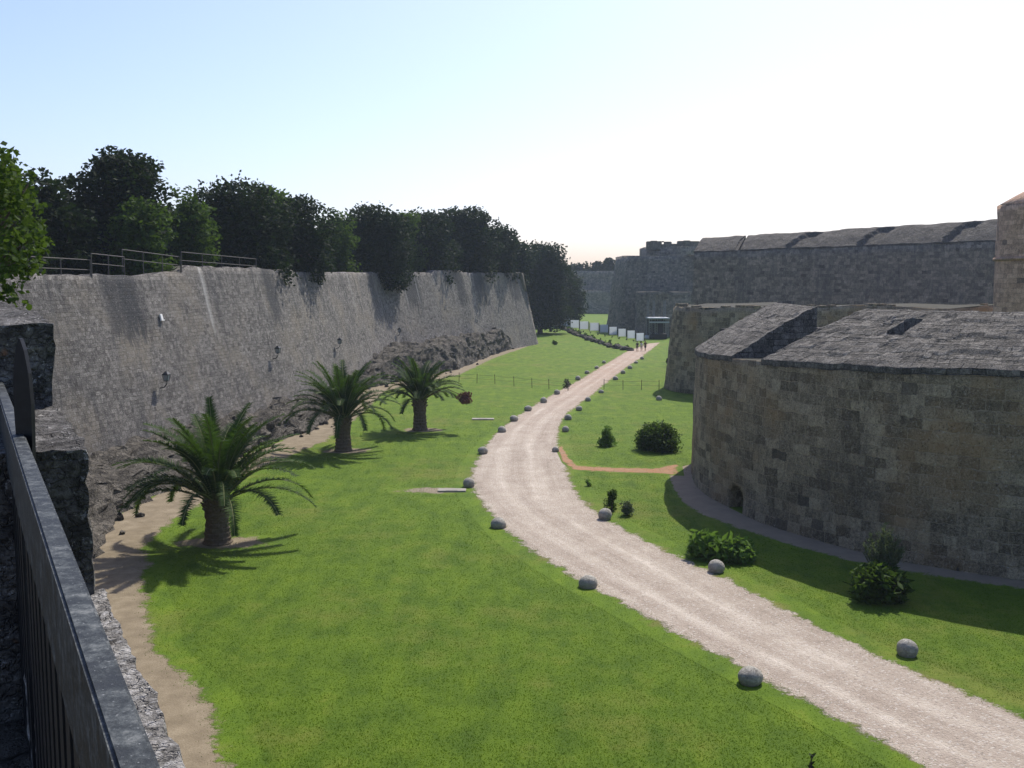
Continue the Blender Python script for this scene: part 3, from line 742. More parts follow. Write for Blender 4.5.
# near fig branch at left edge
def fig():
    Y = 17.0; c = onY(-12, 230, Y); base = Vector((c.x-1.2, Y+1, 10.5))
    r = empty('fig_tree', base, 'bright green fig tree leaning in from the left edge beside the parapet', 'tree')
    blobs = []
    spec = [(8,160,12),(22,185,15),(-5,190,22),(28,212,14),(10,225,22),(-8,250,24),(34,240,15),(20,262,20),(-4,285,20),(14,300,12),(46,243,9),(4,175,16),(36,178,5),(30,265,12),(-10,160,18),(0,315,9),(44,225,7),(12,200,22)]
    for x, y, s in spec:
        p = onY(x-3, y, Y+rng.uniform(-.8, .8)); s = s*Y/1000*1.1; blobs.append((tuple(p-base), (s, s*1.4, s*.95)))
    pts = crown_points(blobs, 230, .8); pts = np.concatenate([pts, crown_points([(c_, tuple(np.array(s_)*1.35)) for c_, s_ in blobs], 22, .4)])
    V = leaves(pts, .085, .8, 1.5)
    link('crown', quadmesh('crown', V), M['leaf_bright'], r)
    bm = bmesh.new(); tube(bm, [(0, 0, -.2), (.2, -.2, .8), (.5, -.6, 1.4)], [.16, .12, .07], 8)
    for c_, s in blobs[:14]:
        e = Vector(c_); st = Vector((.4, -.5, 1.2)); tube(bm, [st, st.lerp(e, .5)+Vector((0, 0, .1)), e], [.05, .03, .008], 5)
    link('trunk', bm_mesh('trunk', bm, True), M['bark'], r)
fig()

# ------------------------------------------------------------------ palms
def palm(px, py, h_px, half_l, half_r, label, nf=54, seed=1, cluster=False, tz=.33):
    g = np.random.default_rng(seed); b = at(px, py); Y = b.y; S = Y/1000
    r = empty('palm_tree', b, label, 'palm tree', 'palms on the lawn', rz=g.uniform(0, 6))
    h = h_px*S; th = h*tz; tr = h*.083
    rows, U = [], []
    for i in range(40):
        t = i/39; z = -.1+(th+.1)*t
        rad = tr*(1.16-.42*t+ (.30 if t > .55 else 0)*math.sin(min(1, (t-.55)/.45)*math.pi/2) * (1 if t > .55 else 0))
        if t < .12: rad *= 1+.12*(1-t/.12)
        row = []
        for j in range(41):
            a = 2*math.pi*j/40
            d = .05*max(0, math.sin(a*8+i*.9))*max(0, math.sin(a*8-i*.9)) + .045*(((i % 4)/4))+ .03*mn.noise(Vector((math.cos(a)*3, math.sin(a)*3, z*4)))
            row.append(Vector(((rad+d)*math.cos(a), (rad+d)*math.sin(a), z)))
        rows.append(row)
    link('trunk', gridmesh('trunk', rows, smooth=False), M['palmtrunk'], r)
    tris = []; bmr = bmesh.new()
    stubs = bmesh.new()
    for k in range(34):
        a = k*2.399; z = th*(.72+.28*k/34); rr = tr*1.05
        d = Vector((math.cos(a), math.sin(a), .7)).normalized(); p = Vector((math.cos(a)*rr*.85, math.sin(a)*rr*.85, z))
        tube(stubs, [p, p+d*.28*(.7+g.random()*.6)], [.085, .035], 5)
    link('frond_stubs', bm_mesh('frond_stubs', stubs), M['palmtrunk'], r)
    Lmax = (half_l+half_r)/2*S*1.22
    for k in range(nf):
        a = k*2.39996+g.uniform(-.15, .15); t = (k+.5)/nf     # t 0: lowest, 1: upright
        el = R(g.uniform(24, 34) + 54*t**.9 + g.uniform(-5, 5)); L = Lmax*g.uniform(.88, 1.06)*(1-.04*t)
        bend = R(g.uniform(82, 118))*(1-.6*t**1.3)
        p = Vector((math.cos(a)*tr*.6, math.sin(a)*tr*.6, th*(.93+.12*t))); ca, sa = math.cos(a), math.sin(a)
        N = 20; pts = [p.copy()]; dirs = []
        swing = g.uniform(-.25, .25)
        for i in range(N):
            s = (i+.5)/N; e = el - bend*s**1.5; az = a+swing*s
            d = Vector((math.cos(e)*math.cos(az), math.cos(e)*math.sin(az), math.sin(e))); p = p+d*(L/N); pts.append(p.copy()); dirs.append(d)
        tube(bmr, pts, [.045*(1-.85*i/N)+.004 for i in range(N+1)], 4, cap=False)
        nl = 100; tw = g.uniform(-.4, .4)
        for q in range(nl):
            s = .10+.90*q/nl; f = s*N; i = min(N-1, int(f)); c = pts[i].lerp(pts[i+1], f-i); d = dirs[i]
            side = d.cross(Vector((0, 0, 1))); 
            if side.length < .05: side = Vector((-sa, ca, 0))
            side.normalize(); up = side.cross(d).normalized()
            ll = .74*(math.sin(min(1, s*1.25+.1)*math.pi*.5))*(1-.62*max(0, s-.55)/.45)*(h/7.0)
            for sg in (-1, 1):
                v = (side*sg*.85 + d*.5 + up*(.30+g.uniform(-.3, .2)+tw*sg*.3)).normalized()
                e1 = c+v*ll*g.uniform(.85, 1.1)+Vector((0, 0, -.12*ll))
                wv = d*.042*(h/7.0)
                tris.append([c-wv, c+wv, e1])
    link('rachis', bm_mesh('rachis', bmr), plain('rachis', (.16, .17, .06), .6), r)
    link('fronds', trimesh('fronds', np.array([[tuple(v) for v in t] for t in tris])), M['palm'], r)
    if cluster:
        bm = bmesh.new(); rinv = Matrix.Rotation(-r.rotation_euler.z, 4, 'Z')
        c0 = rinv @ Vector((46*S, -1.0, th+.35)); 
        tube(bm, [rinv @ Vector((tr*.3, 0, th)), rinv @ Vector((26*S, -.6, th+1.0)), c0], [.04, .03, .02], 5)
        for k in range(900):
            dd = g.normal(size=3); dd /= np.linalg.norm(dd); q = c0+Vector(dd*(g.random()**.4)*np.array([.62, .5, .42])*(1+.35*math.sin(dd[0]*5+dd[2]*4)))+Vector((0, 0, -.25*abs(dd[0]))); bmesh.ops.create_icosphere(bm, subdivisions=1, radius=.05, matrix=Matrix.Translation(q))
        link('fruit_cluster', bm_mesh('fruit_cluster', bm), M['dates'], r)
    return r
palm(218, 543, 140, 84, 93, 'nearest and largest date palm on the lawn by the bare earth strip', seed=3)
palm(343.5, 451, 86, 54, 54, 'middle date palm of the three, on the lawn below the left wall', seed=5, tz=.4)
palm(420, 430, 74, 34, 42, 'farthest date palm with reddish fruit stalks on its right side', seed=8, cluster=True, nf=46, tz=.42)

# ------------------------------------------------------------------ shrubs
def shrub(px, py, wpx, hpx, mat, label, leaf=.09, n=9, dens=170, group=None, name='shrub', asp=1.7, col=False):
    b = at(px, py); S = b.length/1000; W = wpx*S/2; h = hpx*S
    r = empty(name, b, label, 'shrub', group); blobs = []
    for k in range(n):
        a = rng.uniform(0, 6.28); t = rng.random(); rr = math.sqrt(rng.random())*.66*(1-.45*t if not col else 1)
        s = W*rng.uniform(.3, .5); s *= 1.12; blobs.append(((W*rr*math.cos(a), W*rr*math.sin(a)*.9, s*.35+t*max(.05, h-1.1*s)), (s, s, min(s, h*.42)*.9)))
    dens *= 1.35
    p = crown_points(blobs, dens, .7); p = np.concatenate([p, crown_points([(c, tuple(np.array(s)*1.3)) for c, s in blobs], dens*.1, .3)])
    p = p[p[:, 2] > .02]
    link('foliage', quadmesh('foliage', leaves(p, leaf*1.25, .6, asp)), M[mat], r)
    bm = bmesh.new()
    for c, s in blobs[:7]: tube(bm, [(0, 0, -.05), Vector(c)*.5+Vector((0, 0, .05)), c], [.035, .02, .006], 5)
    link('stems', bm_mesh('stems', bm), M['bark'], r)
    return r
shrub(606, 446, 19, 20, 'leaf_shrub', 'small round dark shrub on the lawn beyond the orange earth strip', .10, 10, 150)
shrub(657, 450, 50, 27, 'leaf_mid', 'large dark spreading shrub beside the round one, left of the stone tower', .11, 18, 140)
shrub(588, 486, 9, 9, 'leaf_shrub', 'tiny clipped shrub on the grass verge at the bend of the track', .08, 5, 200)
shrub(612, 512, 18, 24, 'leaf_mid', 'dark upright shrub behind the stone ball on the right verge', .08, 9, 220)
shrub(627, 515, 22, 15, 'leaf_grey', 'grey green low shrub right of the dark upright one by the track', .07, 9, 220)
shrub(707, 557, 44, 25, 'leaf_shrub', 'sunlit leafy green shrub at the shadow edge, left one of a pair', .15, 18, 75, asp=2.4)
shrub(735, 560, 42, 26, 'leaf_shrub', 'half shaded leafy shrub, right one of the pair near the tower', .15, 18, 75, asp=2.4)
shrub(876, 600, 62, 34, 'leaf_mid', 'dark low bush in the tower shadow around the tall feathery plant', .13, 20, 60, asp=2.6)
def plume(px, py, wpx, hpx, label):
    b = at(px, py); S = b.length/1000; W = wpx*S/2; h = hpx*S; r = empty('plume_plant', b, label, 'plant'); T = []; bm = bmesh.new()
    for k in range(120):
        a = rng.uniform(0, 6.28); q = rng.random()**.7; e = Vector((math.cos(a)*W*q, math.sin(a)*W*q, h*(1-.35*q*q)*rng.uniform(.75, 1.03)))
        pts = [Vector((e.x*.15, e.y*.15, 0)), Vector((e.x*.4, e.y*.4, e.z*.5)), e]; tube(bm, pts, [.012, .009, .004], 3, False)
        for j in range(34):
            t = .15+.85*rng.random(); c = pts[1].lerp(pts[2], (t-.5)*2) if t > .5 else pts[0].lerp(pts[1], t*2)
            v = Vector(rng.normal(size=3)); v.normalize(); v = (v*.75+Vector((0, 0, .8))).normalized()*rng.uniform(.1, .26); sd_ = v.cross(Vector(rng.normal(size=3))).normalized()*.022
            T.append([tuple(c-sd_), tuple(c+sd_), tuple(c+v)])
    link('stems', bm_mesh('stems', bm), M['leaf_grey'], r); link('foliage', trimesh('foliage', np.array(T)), M['leaf_grey'], r)
plume(882, 592, 40, 66, 'tall feathery grey green plant in the tower shadow')
shrub(810, 772, 9, 22, 'leaf_dark', 'tiny dark conifer sprig at the bottom edge of the lawn', .05, 6, 400, asp=3)
shrub(554, 345, 7, 5, 'leaf_mid', 'tiny shrub alone on the far lawn below the big pine', .25, 4, 60)
shrub(567, 388, 10, 9, 'leaf_grey', 'thin weeds beside the wire fence left of the track', .14, 5, 60)
for px, py, s in ((557, 322, 13), (563, 316, 12), (570, 313, 9)): shrub(px, py, s, s*.9, 'leaf_grey', 'grey green shrub beside the big pine, start of the panel row', .3, 6, 40, group='grey shrubs by the big pine')
for px, py, s, l in ((667, 366, 10, 'far'), (666, 377, 8, 'near')): shrub(px+3, py, s, s, 'leaf_dark', 'dark weed shrub at the foot of the middle tower, %s one of two' % l, .25, 5, 50)

# ------------------------------------------------------------------ stone balls
def ball(px, py, d, label, side):
    b = at(px, py + d*.36); rad = d/2*b.length/1000
    bm = bmesh.new(); bmesh.ops.create_icosphere(bm, subdivisions=4, radius=rad)
    k = rng.uniform(0, 99)
    for v in bm.verts:
        n = mn.noise(v.co*2.2+Vector((k, 0, 0)))*.09+mn.noise(v.co*8/1+Vector((k, 3, 0)))*.03; v.co *= 1+n
        v.co.z *= .92 + .1*math.sin(k); v.co.x *= 1+.08*math.cos(k*3)
    o = link('stone_ball', bm_mesh('stone_ball', bm, True), M['ball']); o.location = (b.x, b.y, rad*(.42+.22*rng.random())); o.rotation_euler = (0, 0, k)
    tag(o, label, 'stone ball', 'stone balls lining the gravel track')
words = ['nearest', 'second nearest', 'third nearest', 'fourth nearest', 'fifth nearest', 'sixth nearest', 'seventh nearest', 'eighth nearest', 'ninth nearest', 'tenth nearest', 'eleventh nearest', 'twelfth nearest', 'thirteenth nearest', 'fourteenth nearest', 'fifteenth nearest']
for k, (x, y, d) in enumerate([(750,674,25),(588,580,19),(498.5,522,15),(469,482.5,12),(483,450,10),(502,429,8.5),(514,418,8.5),(528,408,8),(543.7,400,7.5),(557,392,6.5),(568,384,5.5),(578,378,5.5),(587,372,5),(596.6,367,4.5),(604,362,4)]):
    ball(x, y, d, 'weathered stone ball on the left edge of the track, %s of its row' % words[k], 'l')
for k, (x, y, d) in enumerate([(907,648,20),(716,566,16),(605,514,14),(555.6,449,7.5),(565.5,429,7.5),(568,417,7.5),(579,408,7),(588,399,6),(601,391,5.5),(615.5,378,5.5),(623,372,5),(630,367,5),(636,362,4),(642,358,4)]):
    ball(x, y, d, 'weathered stone ball on the right edge of the track, %s of its row' % words[k], 'r')
ball(659, 398, 6, 'low stone block in the shadow of the middle tower', 'x')
# slabs in the lawn
for (x, y, sx, sy, l) in ((452, 491, 1.6, .7, 'pale flat concrete slab beside the track bend, nearer of two'), (483, 419.5, 1.9, .8, 'pale flat concrete slab in the lawn below the farthest palm')):
    bm = bmesh.new(); box(bm, (0, 0, .03), (sx, sy, .12), bevel=.02)
    box(bm, (0, 0, .095), (sx*.4, sy*.6, .02))
    o = link('concrete_slab', bm_mesh('concrete_slab', bm), M['slab']); o.location = at(x, y); tag(o, l, 'slab')

# wire fence across the moat
def wire_fence(xs, label, ends):
    pts = [at(x, y) for x, y in xs]; r = empty('wire_fence', pts[0], label, 'fence', 'thin wire fences across the lawn')
    bm = bmesh.new()
    for a, b in zip(pts, pts[1:]):
        for z in (.5, .95): tube(bm, [a-pts[0]+Vector((0, 0, z)), (a+b)/2-pts[0]+Vector((0, 0, z-.03)), b-pts[0]+Vector((0, 0, z))], .009, 4)
    link('wire', bm_mesh('wire', bm), M['tan_post'], r)
    for p in pts:
        bm = bmesh.new(); tube(bm, [p-pts[0]-Vector((0, 0, .1)), p-pts[0]+Vector((rng.uniform(-.04, .04), 0, 1.12))], .035, 6); link('post', bm_mesh('post', bm), M['tan_post'], r)
wire_fence([(459, 382), (477, 383), (495, 384), (514, 386), (532, 388), (549, 389), (568, 391)], 'thin wire fence with rusty posts on the lawn left of the track', 0)
wire_fence([(604, 389), (623, 390), (641.5, 390), (659, 390)], 'thin wire fence with rusty posts right of the track, up to the middle tower', 0)

# ------------------------------------------------------------------ near right tower
def loop_prism(name, outline, zf, batter, mat, parent, nz=14, capmat=None, rough=.05, closed=True, zb=-.3, seedv=0, uv0=0):
    """outline: list of base points (closed loop, clockwise or not); zf(i) gives rim height; returns rim points"""
    n = len(outline); ctr = sum(outline, Vector())/n
    N = []
    for i in range(n):
        a, b = outline[(i-1) % n], outline[(i+1) % n]; d = (b-a).normalized(); nn = Vector((d.y, -d.x, 0)); N.append(nn)
    area = sum(outline[i].x*outline[(i+1) % n].y-outline[(i+1) % n].x*outline[i].y for i in range(n))
    if area < 0: N = [-x for x in N]
    V, U = [], []; s = 0; S_ = []
    for i in range(n+1):
        if i: s += (outline[i % n]-outline[i-1]).length
        S_.append(s+uv0)
    F = []; rim = []
    for k in range(nz+1):
        for i in range(n):
            zt = zf(outline[i]); z = zb+(zt-zb)*k/nz
            off = -batter*z + rough*fbm((outline[i].x*.6+seedv, outline[i].y*.6, z*.6), 1, 4)
            p = outline[i]+N[i]*off; V.append(Vector((p.x, p.y, z)))
            if k == nz: rim.append(V[-1].copy())
    for k in range(nz):
        for i in range(n): F.append((k*n+i, k*n+(i+1) % n, (k+1)*n+(i+1) % n, (k+1)*n+i))
    F.append(tuple(range(nz*n, nz*n+n))); F.append(tuple(range(n-1, -1, -1)))
    me = pymesh(name, V, F)
    bm = bmesh.new(); bm.from_mesh(me); bmesh.ops.recalc_face_normals(bm, faces=bm.faces); ul = bm.loops.layers.uv.new('UVMap')
    bm.verts.index_update()
    for f in bm.faces:
        ids = [l.vert.index % n for l in f.loops]
        wrap = (0 in ids and n-1 in ids and len(ids) == 4)
        for l in f.loops:
            i = l.vert.index % n
            if len(f.loops) > 4: l[ul].uv = (l.vert.co.x, l.vert.co.y)
            else: l[ul].uv = (S_[n] if (wrap and i == 0) else S_[i], l.vert.co.z)
    bm.to_mesh(me); bm.free(); me.polygons.foreach_set('use_smooth', [len(p.vertices) == 4 for p in me.polygons])
    o = link(name, me, [mat, M['dimmed_top']], parent)
    for p in me.polygons:
        if len(p.vertices) > 4: p.material_index = 1
    return o, rim, N
def carve(o, cutters):
    for c in cutters:
        m = o.modifiers.new('b', 'BOOLEAN'); m.operation = 'DIFFERENCE'; m.object = c; m.solver = 'EXACT'
        m.material_mode = 'TRANSFER' if hasattr(m, 'material_mode') else m.material_mode
    dg = bpy.context.evaluated_depsgraph_get(); me = bpy.data.meshes.new_from_object(o.evaluated_get(dg))
    o.modifiers.clear(); old = o.data; o.data = me
    for c in cutters: bpy.data.objects.remove(c)

back = [Vector(p) for p in [(60, 45, 0), (48, 62, 0), (30, 72, 0), (19, 72, 0)]]
TBS = resample(TBs, .7)
OUT = TBS + resample(back, 3)
OUT = [Vector((p.x, p.y, 0)) for p in OUT]
sp0, sp1 = at(692, 476), at(1024, 581)
def rimz(p):
    t = max(-.1, min(1.3, (sp0.y-p.y)/(sp0.y-sp1.y)))
    return 7.62 + .72*t + .05*fbm((p.x*1.2, p.y*1.2, 0), 1, 3)
tw = empty('bastion_tower', (20, 55, 0), 'low rounded ashlar bastion in the right foreground with a sloping stone parapet', 'bastion')
body, RIM, NN = loop_prism('masonry', OUT, rimz, .02, M['wall_tower'], tw, nz=24, rough=.07)
body.location = -tw.location
# culvert arch through the wall
ca = at(737, 511.5); ca2 = at(724, 505)
cb = bmesh.new(); prof = [(-.8, -.6)]
for k in range(11):
    a = math.pi*(1-k/10); prof.append((.8*math.cos(a), .5+.7*math.sin(a)))
prof.append((.8, -.6))
nrm = None; best = 1e9
for p, nn in zip(OUT, NN):
    if (p-ca).length < best: best = (p-ca).length; nrm = nn; cp = p
tan = Vector((-nrm.y, nrm.x, 0))
vs0 = [cb.verts.new(cp+tan*x+Vector((0, 0, z+.1))+nrm*1.2) for x, z in prof]; vs1 = [cb.verts.new(cp+tan*x+Vector((0, 0, z+.1))-nrm*5) for x, z in prof]
cb.faces.new(vs0); cb.faces.new(vs1[::-1])
for k in range(len(prof)): cb.faces.new((vs0[k], vs1[k], vs1[(k+1) % len(prof)], vs0[(k+1) % len(prof)]))
bmesh.ops.recalc_face_normals(cb, faces=cb.faces)
cut = link('cut', bm_mesh('cut', cb)); cut.location = -tw.location*0
body.location = (0, 0, 0); body.parent = None
bpy.context.view_layer.update(); carve(body, [cut]); body.parent = tw; body.location = -tw.location
# voussoirs of the arch
bm = bmesh.new()
for k in range(9):
    a = math.pi*(k+.5)/9; c = cp+tan*(.93*math.cos(a))+Vector((0, 0, .6+.84*math.sin(a)))-nrm*.26
    rot = Matrix.Rotation(math.atan2(tan.y, tan.x), 4, 'Z') @ Matrix.Rotation(-(a-math.pi/2), 4, 'Y')
    box(bm, c, (.22, .34, .26), rot, bevel=.02)
o = link('culvert_arch', bm_mesh('culvert_arch', bm), M['wall_tower'], tw); o.location = -tw.location

# sloping parapet, in blocks separated by embrasures
def rimpt(s): # by arclength along front outline
    i = int(s); i = max(0, min(len(TBS)-2, i)); return RIM[i].lerp(RIM[i+1], s-i), NN[i].lerp(NN[i+1], s-i)
def px_to_idx(px):
    best = None
    for i in range(len(TBS)):
        q = RIM[i]; e = abs(512+1000*q.x/(q.y*math.cos(PITCH)+(H-q.z)*math.sin(PITCH))-px)
        if best is None or e < best[0]: best = (e, i)
    return best[1]
def parapet(ia, ib, skew0, skew1, label=None, notch=None, depth=5.0, rise=2.45, nm='parapet_block'):
    """ridge-less slope from rim to crest; ends can be skewed (splayed embrasure cheeks)"""
    step = .22; n = max(4, int((ib-ia)/step*.7)); m = 26
    V = []; top = []
    cen = Vector((24, 58, 0))
    for i in range(n+1):
        t = i/n; s = ia+(ib-ia)*t
        p, nn = rimpt(s) if ib < len(TBS) else (RIM[int(s) % len(RIM)], NN[int(s) % len(RIM)])
        tang = Vector((-nn.y, nn.x, 0)); 
        if tang.y > 0: tang = -tang                    # towards the camera end
        sk = skew0*(1-t)**3 + skew1*t**3
        row = []
        for j in range(m+1):
            q = j/m; d = depth*q
            z = p.z + .10 + (10.5-p.z)*(1-(1-q)**1.15)
            x = p - nn*(d-.05) + tang*sk*q
            pz = Vector((x.x, x.y, z))
            e = min(1, q*8)*min(1, (1-q)*12+.2)
            st = math.floor(q*15)/15                       # rough courses of slabs stepping up the slope
            rough = .07*fbm(pz, .6, 3) + .05*mn.cell(Vector((x.x*1.3, x.y*1.3, st*15)))*e + .03*fbm(pz, 4, 3)
            pz.z += rough*.9 + (.06*(q*15-math.floor(q*15))-.03)*-e
            row.append(pz)
        if notch and notch[0] < s < notch[1]:
            for j in range(m+1):
                q = j/m
                if .52 < q < .8: row[j].z -= 1.5*(q-.40)/.5
        V.append(row)
    bm = bmesh.new(); G_ = [[bm.verts.new(v) for v in r] for r in V]
    Lw = [[bm.verts.new((v.x, v.y, rimz(v)*0+V[i][0].z-.28)) for v in r] for i, r in enumerate(V)]
    for i in range(n):
        for j in range(m): bm.faces.new((G_[i][j], G_[i][j+1], G_[i+1][j+1], G_[i+1][j]))
        bm.faces.new((Lw[i][0], G_[i][0], G_[i+1][0], Lw[i+1][0])); bm.faces.new((G_[i][m], Lw[i][m], Lw[i+1][m], G_[i+1][m]))
    for i in (0, n):
        for j in range(m): bm.faces.new((Lw[i][j], Lw[i][j+1], G_[i][j+1], G_[i][j]))
    bmesh.ops.recalc_face_normals(bm, faces=bm.faces)
    ul = bm.loops.layers.uv.new('UVMap'); uvd = {}
    for i in range(n+1):
        for j in range(m+1): uvd[G_[i][j]] = (i*(ib-ia)/n*.7, j*depth/m); uvd[Lw[i][j]] = (i*(ib-ia)/n*.7, j*depth/m-.4)
    for f in bm.faces:
        side = len({round(uvd[l.vert][0], 4) for l in f.loops}) == 1
        for l in f.loops: l[ul].uv = (uvd[l.vert][1], l.vert.co.z) if side else uvd[l.vert]
    o = link(nm, bm_mesh(nm, bm), M['roof_slabs'], tw); o.location = -tw.location
    if label: o['label'] = label
    return o
i1 = px_to_idx(733); i2 = px_to_idx(764); i3 = px_to_idx(846); i4 = px_to_idx(864)
parapet(1, i1, 0, -.2, 'sloping parapet block left of the embrasure')
parapet(i2, len(TBS)-2, 1.3, 0, 'long sloping parapet block right of the embrasure', notch=(i3, i4))
# parapet along the hidden back, plain
bm = bmesh.new()
bk = [RIM[i] for i in range(len(TBS), len(RIM))]+[RIM[0]]
for a, b in zip(bk, bk[1:]):
    d = b-a; box(bm, (a+b)/2+Vector((0, 0, .5)), (d.length+.05, 1.2, 1.1), Matrix.Rotation(math.atan2(d.y, d.x), 4, 'Z'))
o = link('rear_parapet', bm_mesh('rear_parapet', bm), M['roof'], tw); o.location = -tw.location

# ------------------------------------------------------------------ middle tower and low rampart behind
mid = empty('round_tower', (22, 108, 0), 'round battered tower in shade behind the near bastion, joined to a low rampart', 'tower')
c0, r0 = Vector((26.0, 110.5, 0)), 9.0
oc = []
for k in range(26):
    a = R(150+ (290-150)*k/25); oc.append(c0+Vector((math.cos(a), math.sin(a), 0))*r0)
oc += [Vector(p) for p in [(30.5, 108, 0), (45, 108.5, 0), (62, 104, 0), (62, 121, 0), (22, 121, 0)]]
oc2 = resample(oc+[oc[0]], 1.2)[:-1]
mo, mrim, mN = loop_prism('masonry', oc2, lambda p: 9.1+.3*fbm((p.x*.3, p.y*.3, 5), 1, 3)+.10*mn.cell(Vector((p.x*.6, p.y*.6, 0))), .1, M['wall_tower'], mid, nz=16, rough=.12)
mo.location = -mid.location
for k in range(46):                     # ragged stones left on the rampart edge
    bm = bmesh.new(); i = rng.integers(0, 70); p = mrim[min(i, len(mrim)-1)]; s = rng.uniform(.3, .9)
    box(bm, p-mN[min(i, len(mN)-1)]*.6+Vector((0, 0, .1)), (s*1.6, .8, s*.45), Matrix.Rotation(rng.uniform(0, 3), 4, 'Z'), bevel=.05)
    o = link('coping_stone', bm_mesh('coping_stone', bm), M['wall_tower'], mid); o.location = -mid.location

# ------------------------------------------------------------------ high curtain wall at right
def sloped_wall(name, label, A, B, za, zb_, ta, tb, mat, back=7, gaps=(), dents=(), nm='masonry'):
    """A->B wall line; rim heights za..zb_, crest heights ta..tb set back"""
    r = empty(name, (A+B)/2, label, 'fortress wall'); L = (B-A).length; d = (B-A)/L; n = Vector((d.y, -d.x, 0))
    if n.y > 0: n = -n
    k = int(L/1.0); P, U = [], []
    for i in range(k+1):
        t = i/k; p = A.lerp(B, t); zt = za+(zb_-za)*t; row, ur = [], []
        for j in range(15):
            z = -0.2+(zt+.2)*j/14; row.append(p-n*(z*.06)+n*.12*fbm((p.x*.4, p.y*.4, z*.4), 1, 4)+Vector((0, 0, z))); ur.append((t*L, z))
        q = row[-1]; row.append(q-n*1.0+Vector((0, 0, .02))); ur.append((t*L, zt+.5)); row.append(q-n*(back+1)); ur.append((t*L, zt+back)); row.append(Vector((q.x, q.y, 0))-n*(back+1)); ur.append((t*L, zt+back*2))
        P.append(row); U.append(ur)
    o = link(nm, gridmesh(nm, P, U), mat, r); o.location = -r.location
    edges = [0]+[x for g in gaps for x in g]+[1]
    for gi in range(0, len(edges), 2):
        t0, t1 = edges[gi], edges[gi+1]; m = max(3, int((t1-t0)*L/.4)); V = []
        for i in range(m+1):
            t = t0+(t1-t0)*i/m; p = A.lerp(B, t); zt = za+(zb_-za)*t; ct = ta+(tb-ta)*t; row = []
            base = p-n*(zt*.06)
            row.append(base+n*.05+Vector((0, 0, zt-.05)))
            for j in range(13):
                q = j/12; pp = base-n*(q*4.5)+d*((1-i/m)*-.0)+Vector((0, 0, zt+.12+(ct-zt-.12)*(1-(1-q)**1.3)))
                skew = (-1.2 if i == m and t1 < 1 else 0)*(1-q); pp += d*skew
                pp.z += .12*fbm(pp, .35, 4)+.05*mn.cell(pp*.8)
                for dc in dents:
                    qq = abs(t*L - (dc*L + 3.0*(q-.5)))
                    if .04 < q < .9 and qq < 1.15: pp.z -= .55*min(1, (1.15-qq)*3)
                row.append(pp)
            row.append(Vector((row[-1].x, row[-1].y, zt-.05))-n*.05); V.append(row)
        bm = bmesh.new(); G_ = [[bm.verts.new(v) for v in rr] for rr in V]
        for i in range(m):
            for j in range(len(V[0])-1): bm.faces.new((G_[i][j], G_[i][j+1], G_[i+1][j+1], G_[i+1][j]))
        bm.faces.new(G_[0]); bm.faces.new(G_[-1][::-1]); bmesh.ops.recalc_face_normals(bm, faces=bm.faces)
        o = link('parapet_block', bm_mesh('parapet_block', bm), M['roof'], r); o.location = -r.location
    return r
A = onY(692, 252, 142); B = onY(1012, 240, 124)
za = A.z; zb2 = B.z; A.z = 0; B.z = 0
ta = onY(700, 238, 146.5).z; tb = onY(1012, 218.5, 128.5).z
sloped_wall('high_curtain_wall', 'high dark curtain wall with sloping parapet along the right skyline', A, B, za, zb2, ta, tb, M['wall_far'], gaps=((.155, .163),), dents=(.37, .60, .86))
# ------------------------------------------------------------------ warm turret at the right edge
tu = empty('round_turret', (60, 103, 0), 'tall round turret, coloured as warmly sunlit, at the right edge of the picture', 'tower')
lx = onY(1001, 260, 92).x+1.6; rr_ = 7.0; cx, cy = lx+rr_, 95.0
ring = [Vector((cx+rr_*math.cos(2*math.pi*k/72), cy+rr_*math.sin(2*math.pi*k/72), 0)) for k in range(72)]
zt = onY(999, 204, 95).z
o, trim, tN = loop_prism('masonry', ring, lambda p: zt, .003, M['wall_sunlit'], tu, nz=28, rough=.10); o.location = -tu.location
zc = onY(999, 259, 95).z
bm = bmesh.new()
prof = [(rr_-.1, zc-.18), (rr_+.16, zc-.1), (rr_+.2, zc+.02), (rr_+.1, zc+.15), (rr_-.1, zc+.2)]
rg = [[bm.verts.new((cx+r*math.cos(2*math.pi*k/72), cy+r*math.sin(2*math.pi*k/72), z)) for k in range(72)] for r, z in prof]
for a, b in zip(rg, rg[1:]):
    for k in range(72): bm.faces.new((a[k], a[(k+1) % 72], b[(k+1) % 72], b[k]))
o = link('string_course', bm_mesh('string_course', bm, True), M['wall_sunlit'], tu); o.location = -tu.location
P = []
for r, z in [(rr_-.08, zt-.05), (rr_-.05, zt+.05), (rr_-1.2, zt+.75), (rr_-2.6, zt+1.55), (rr_-3.2, zt+1.6), (rr_-3.4, zt-.2)]:
    P.append([Vector((cx+r*math.cos(2*math.pi*k/72), cy+r*math.sin(2*math.pi*k/72), z+.05*fbm((math.cos(k/11.46)*5, math.sin(k/11.46)*5, z), 1, 3))) for k in range(73)])
o = link('sloping_parapet', gridmesh('sloping_parapet', P, [[(k*.6, i) for k in range(73)] for i in range(6)]), M['wall_sunlit'], tu); o.location = -tu.location

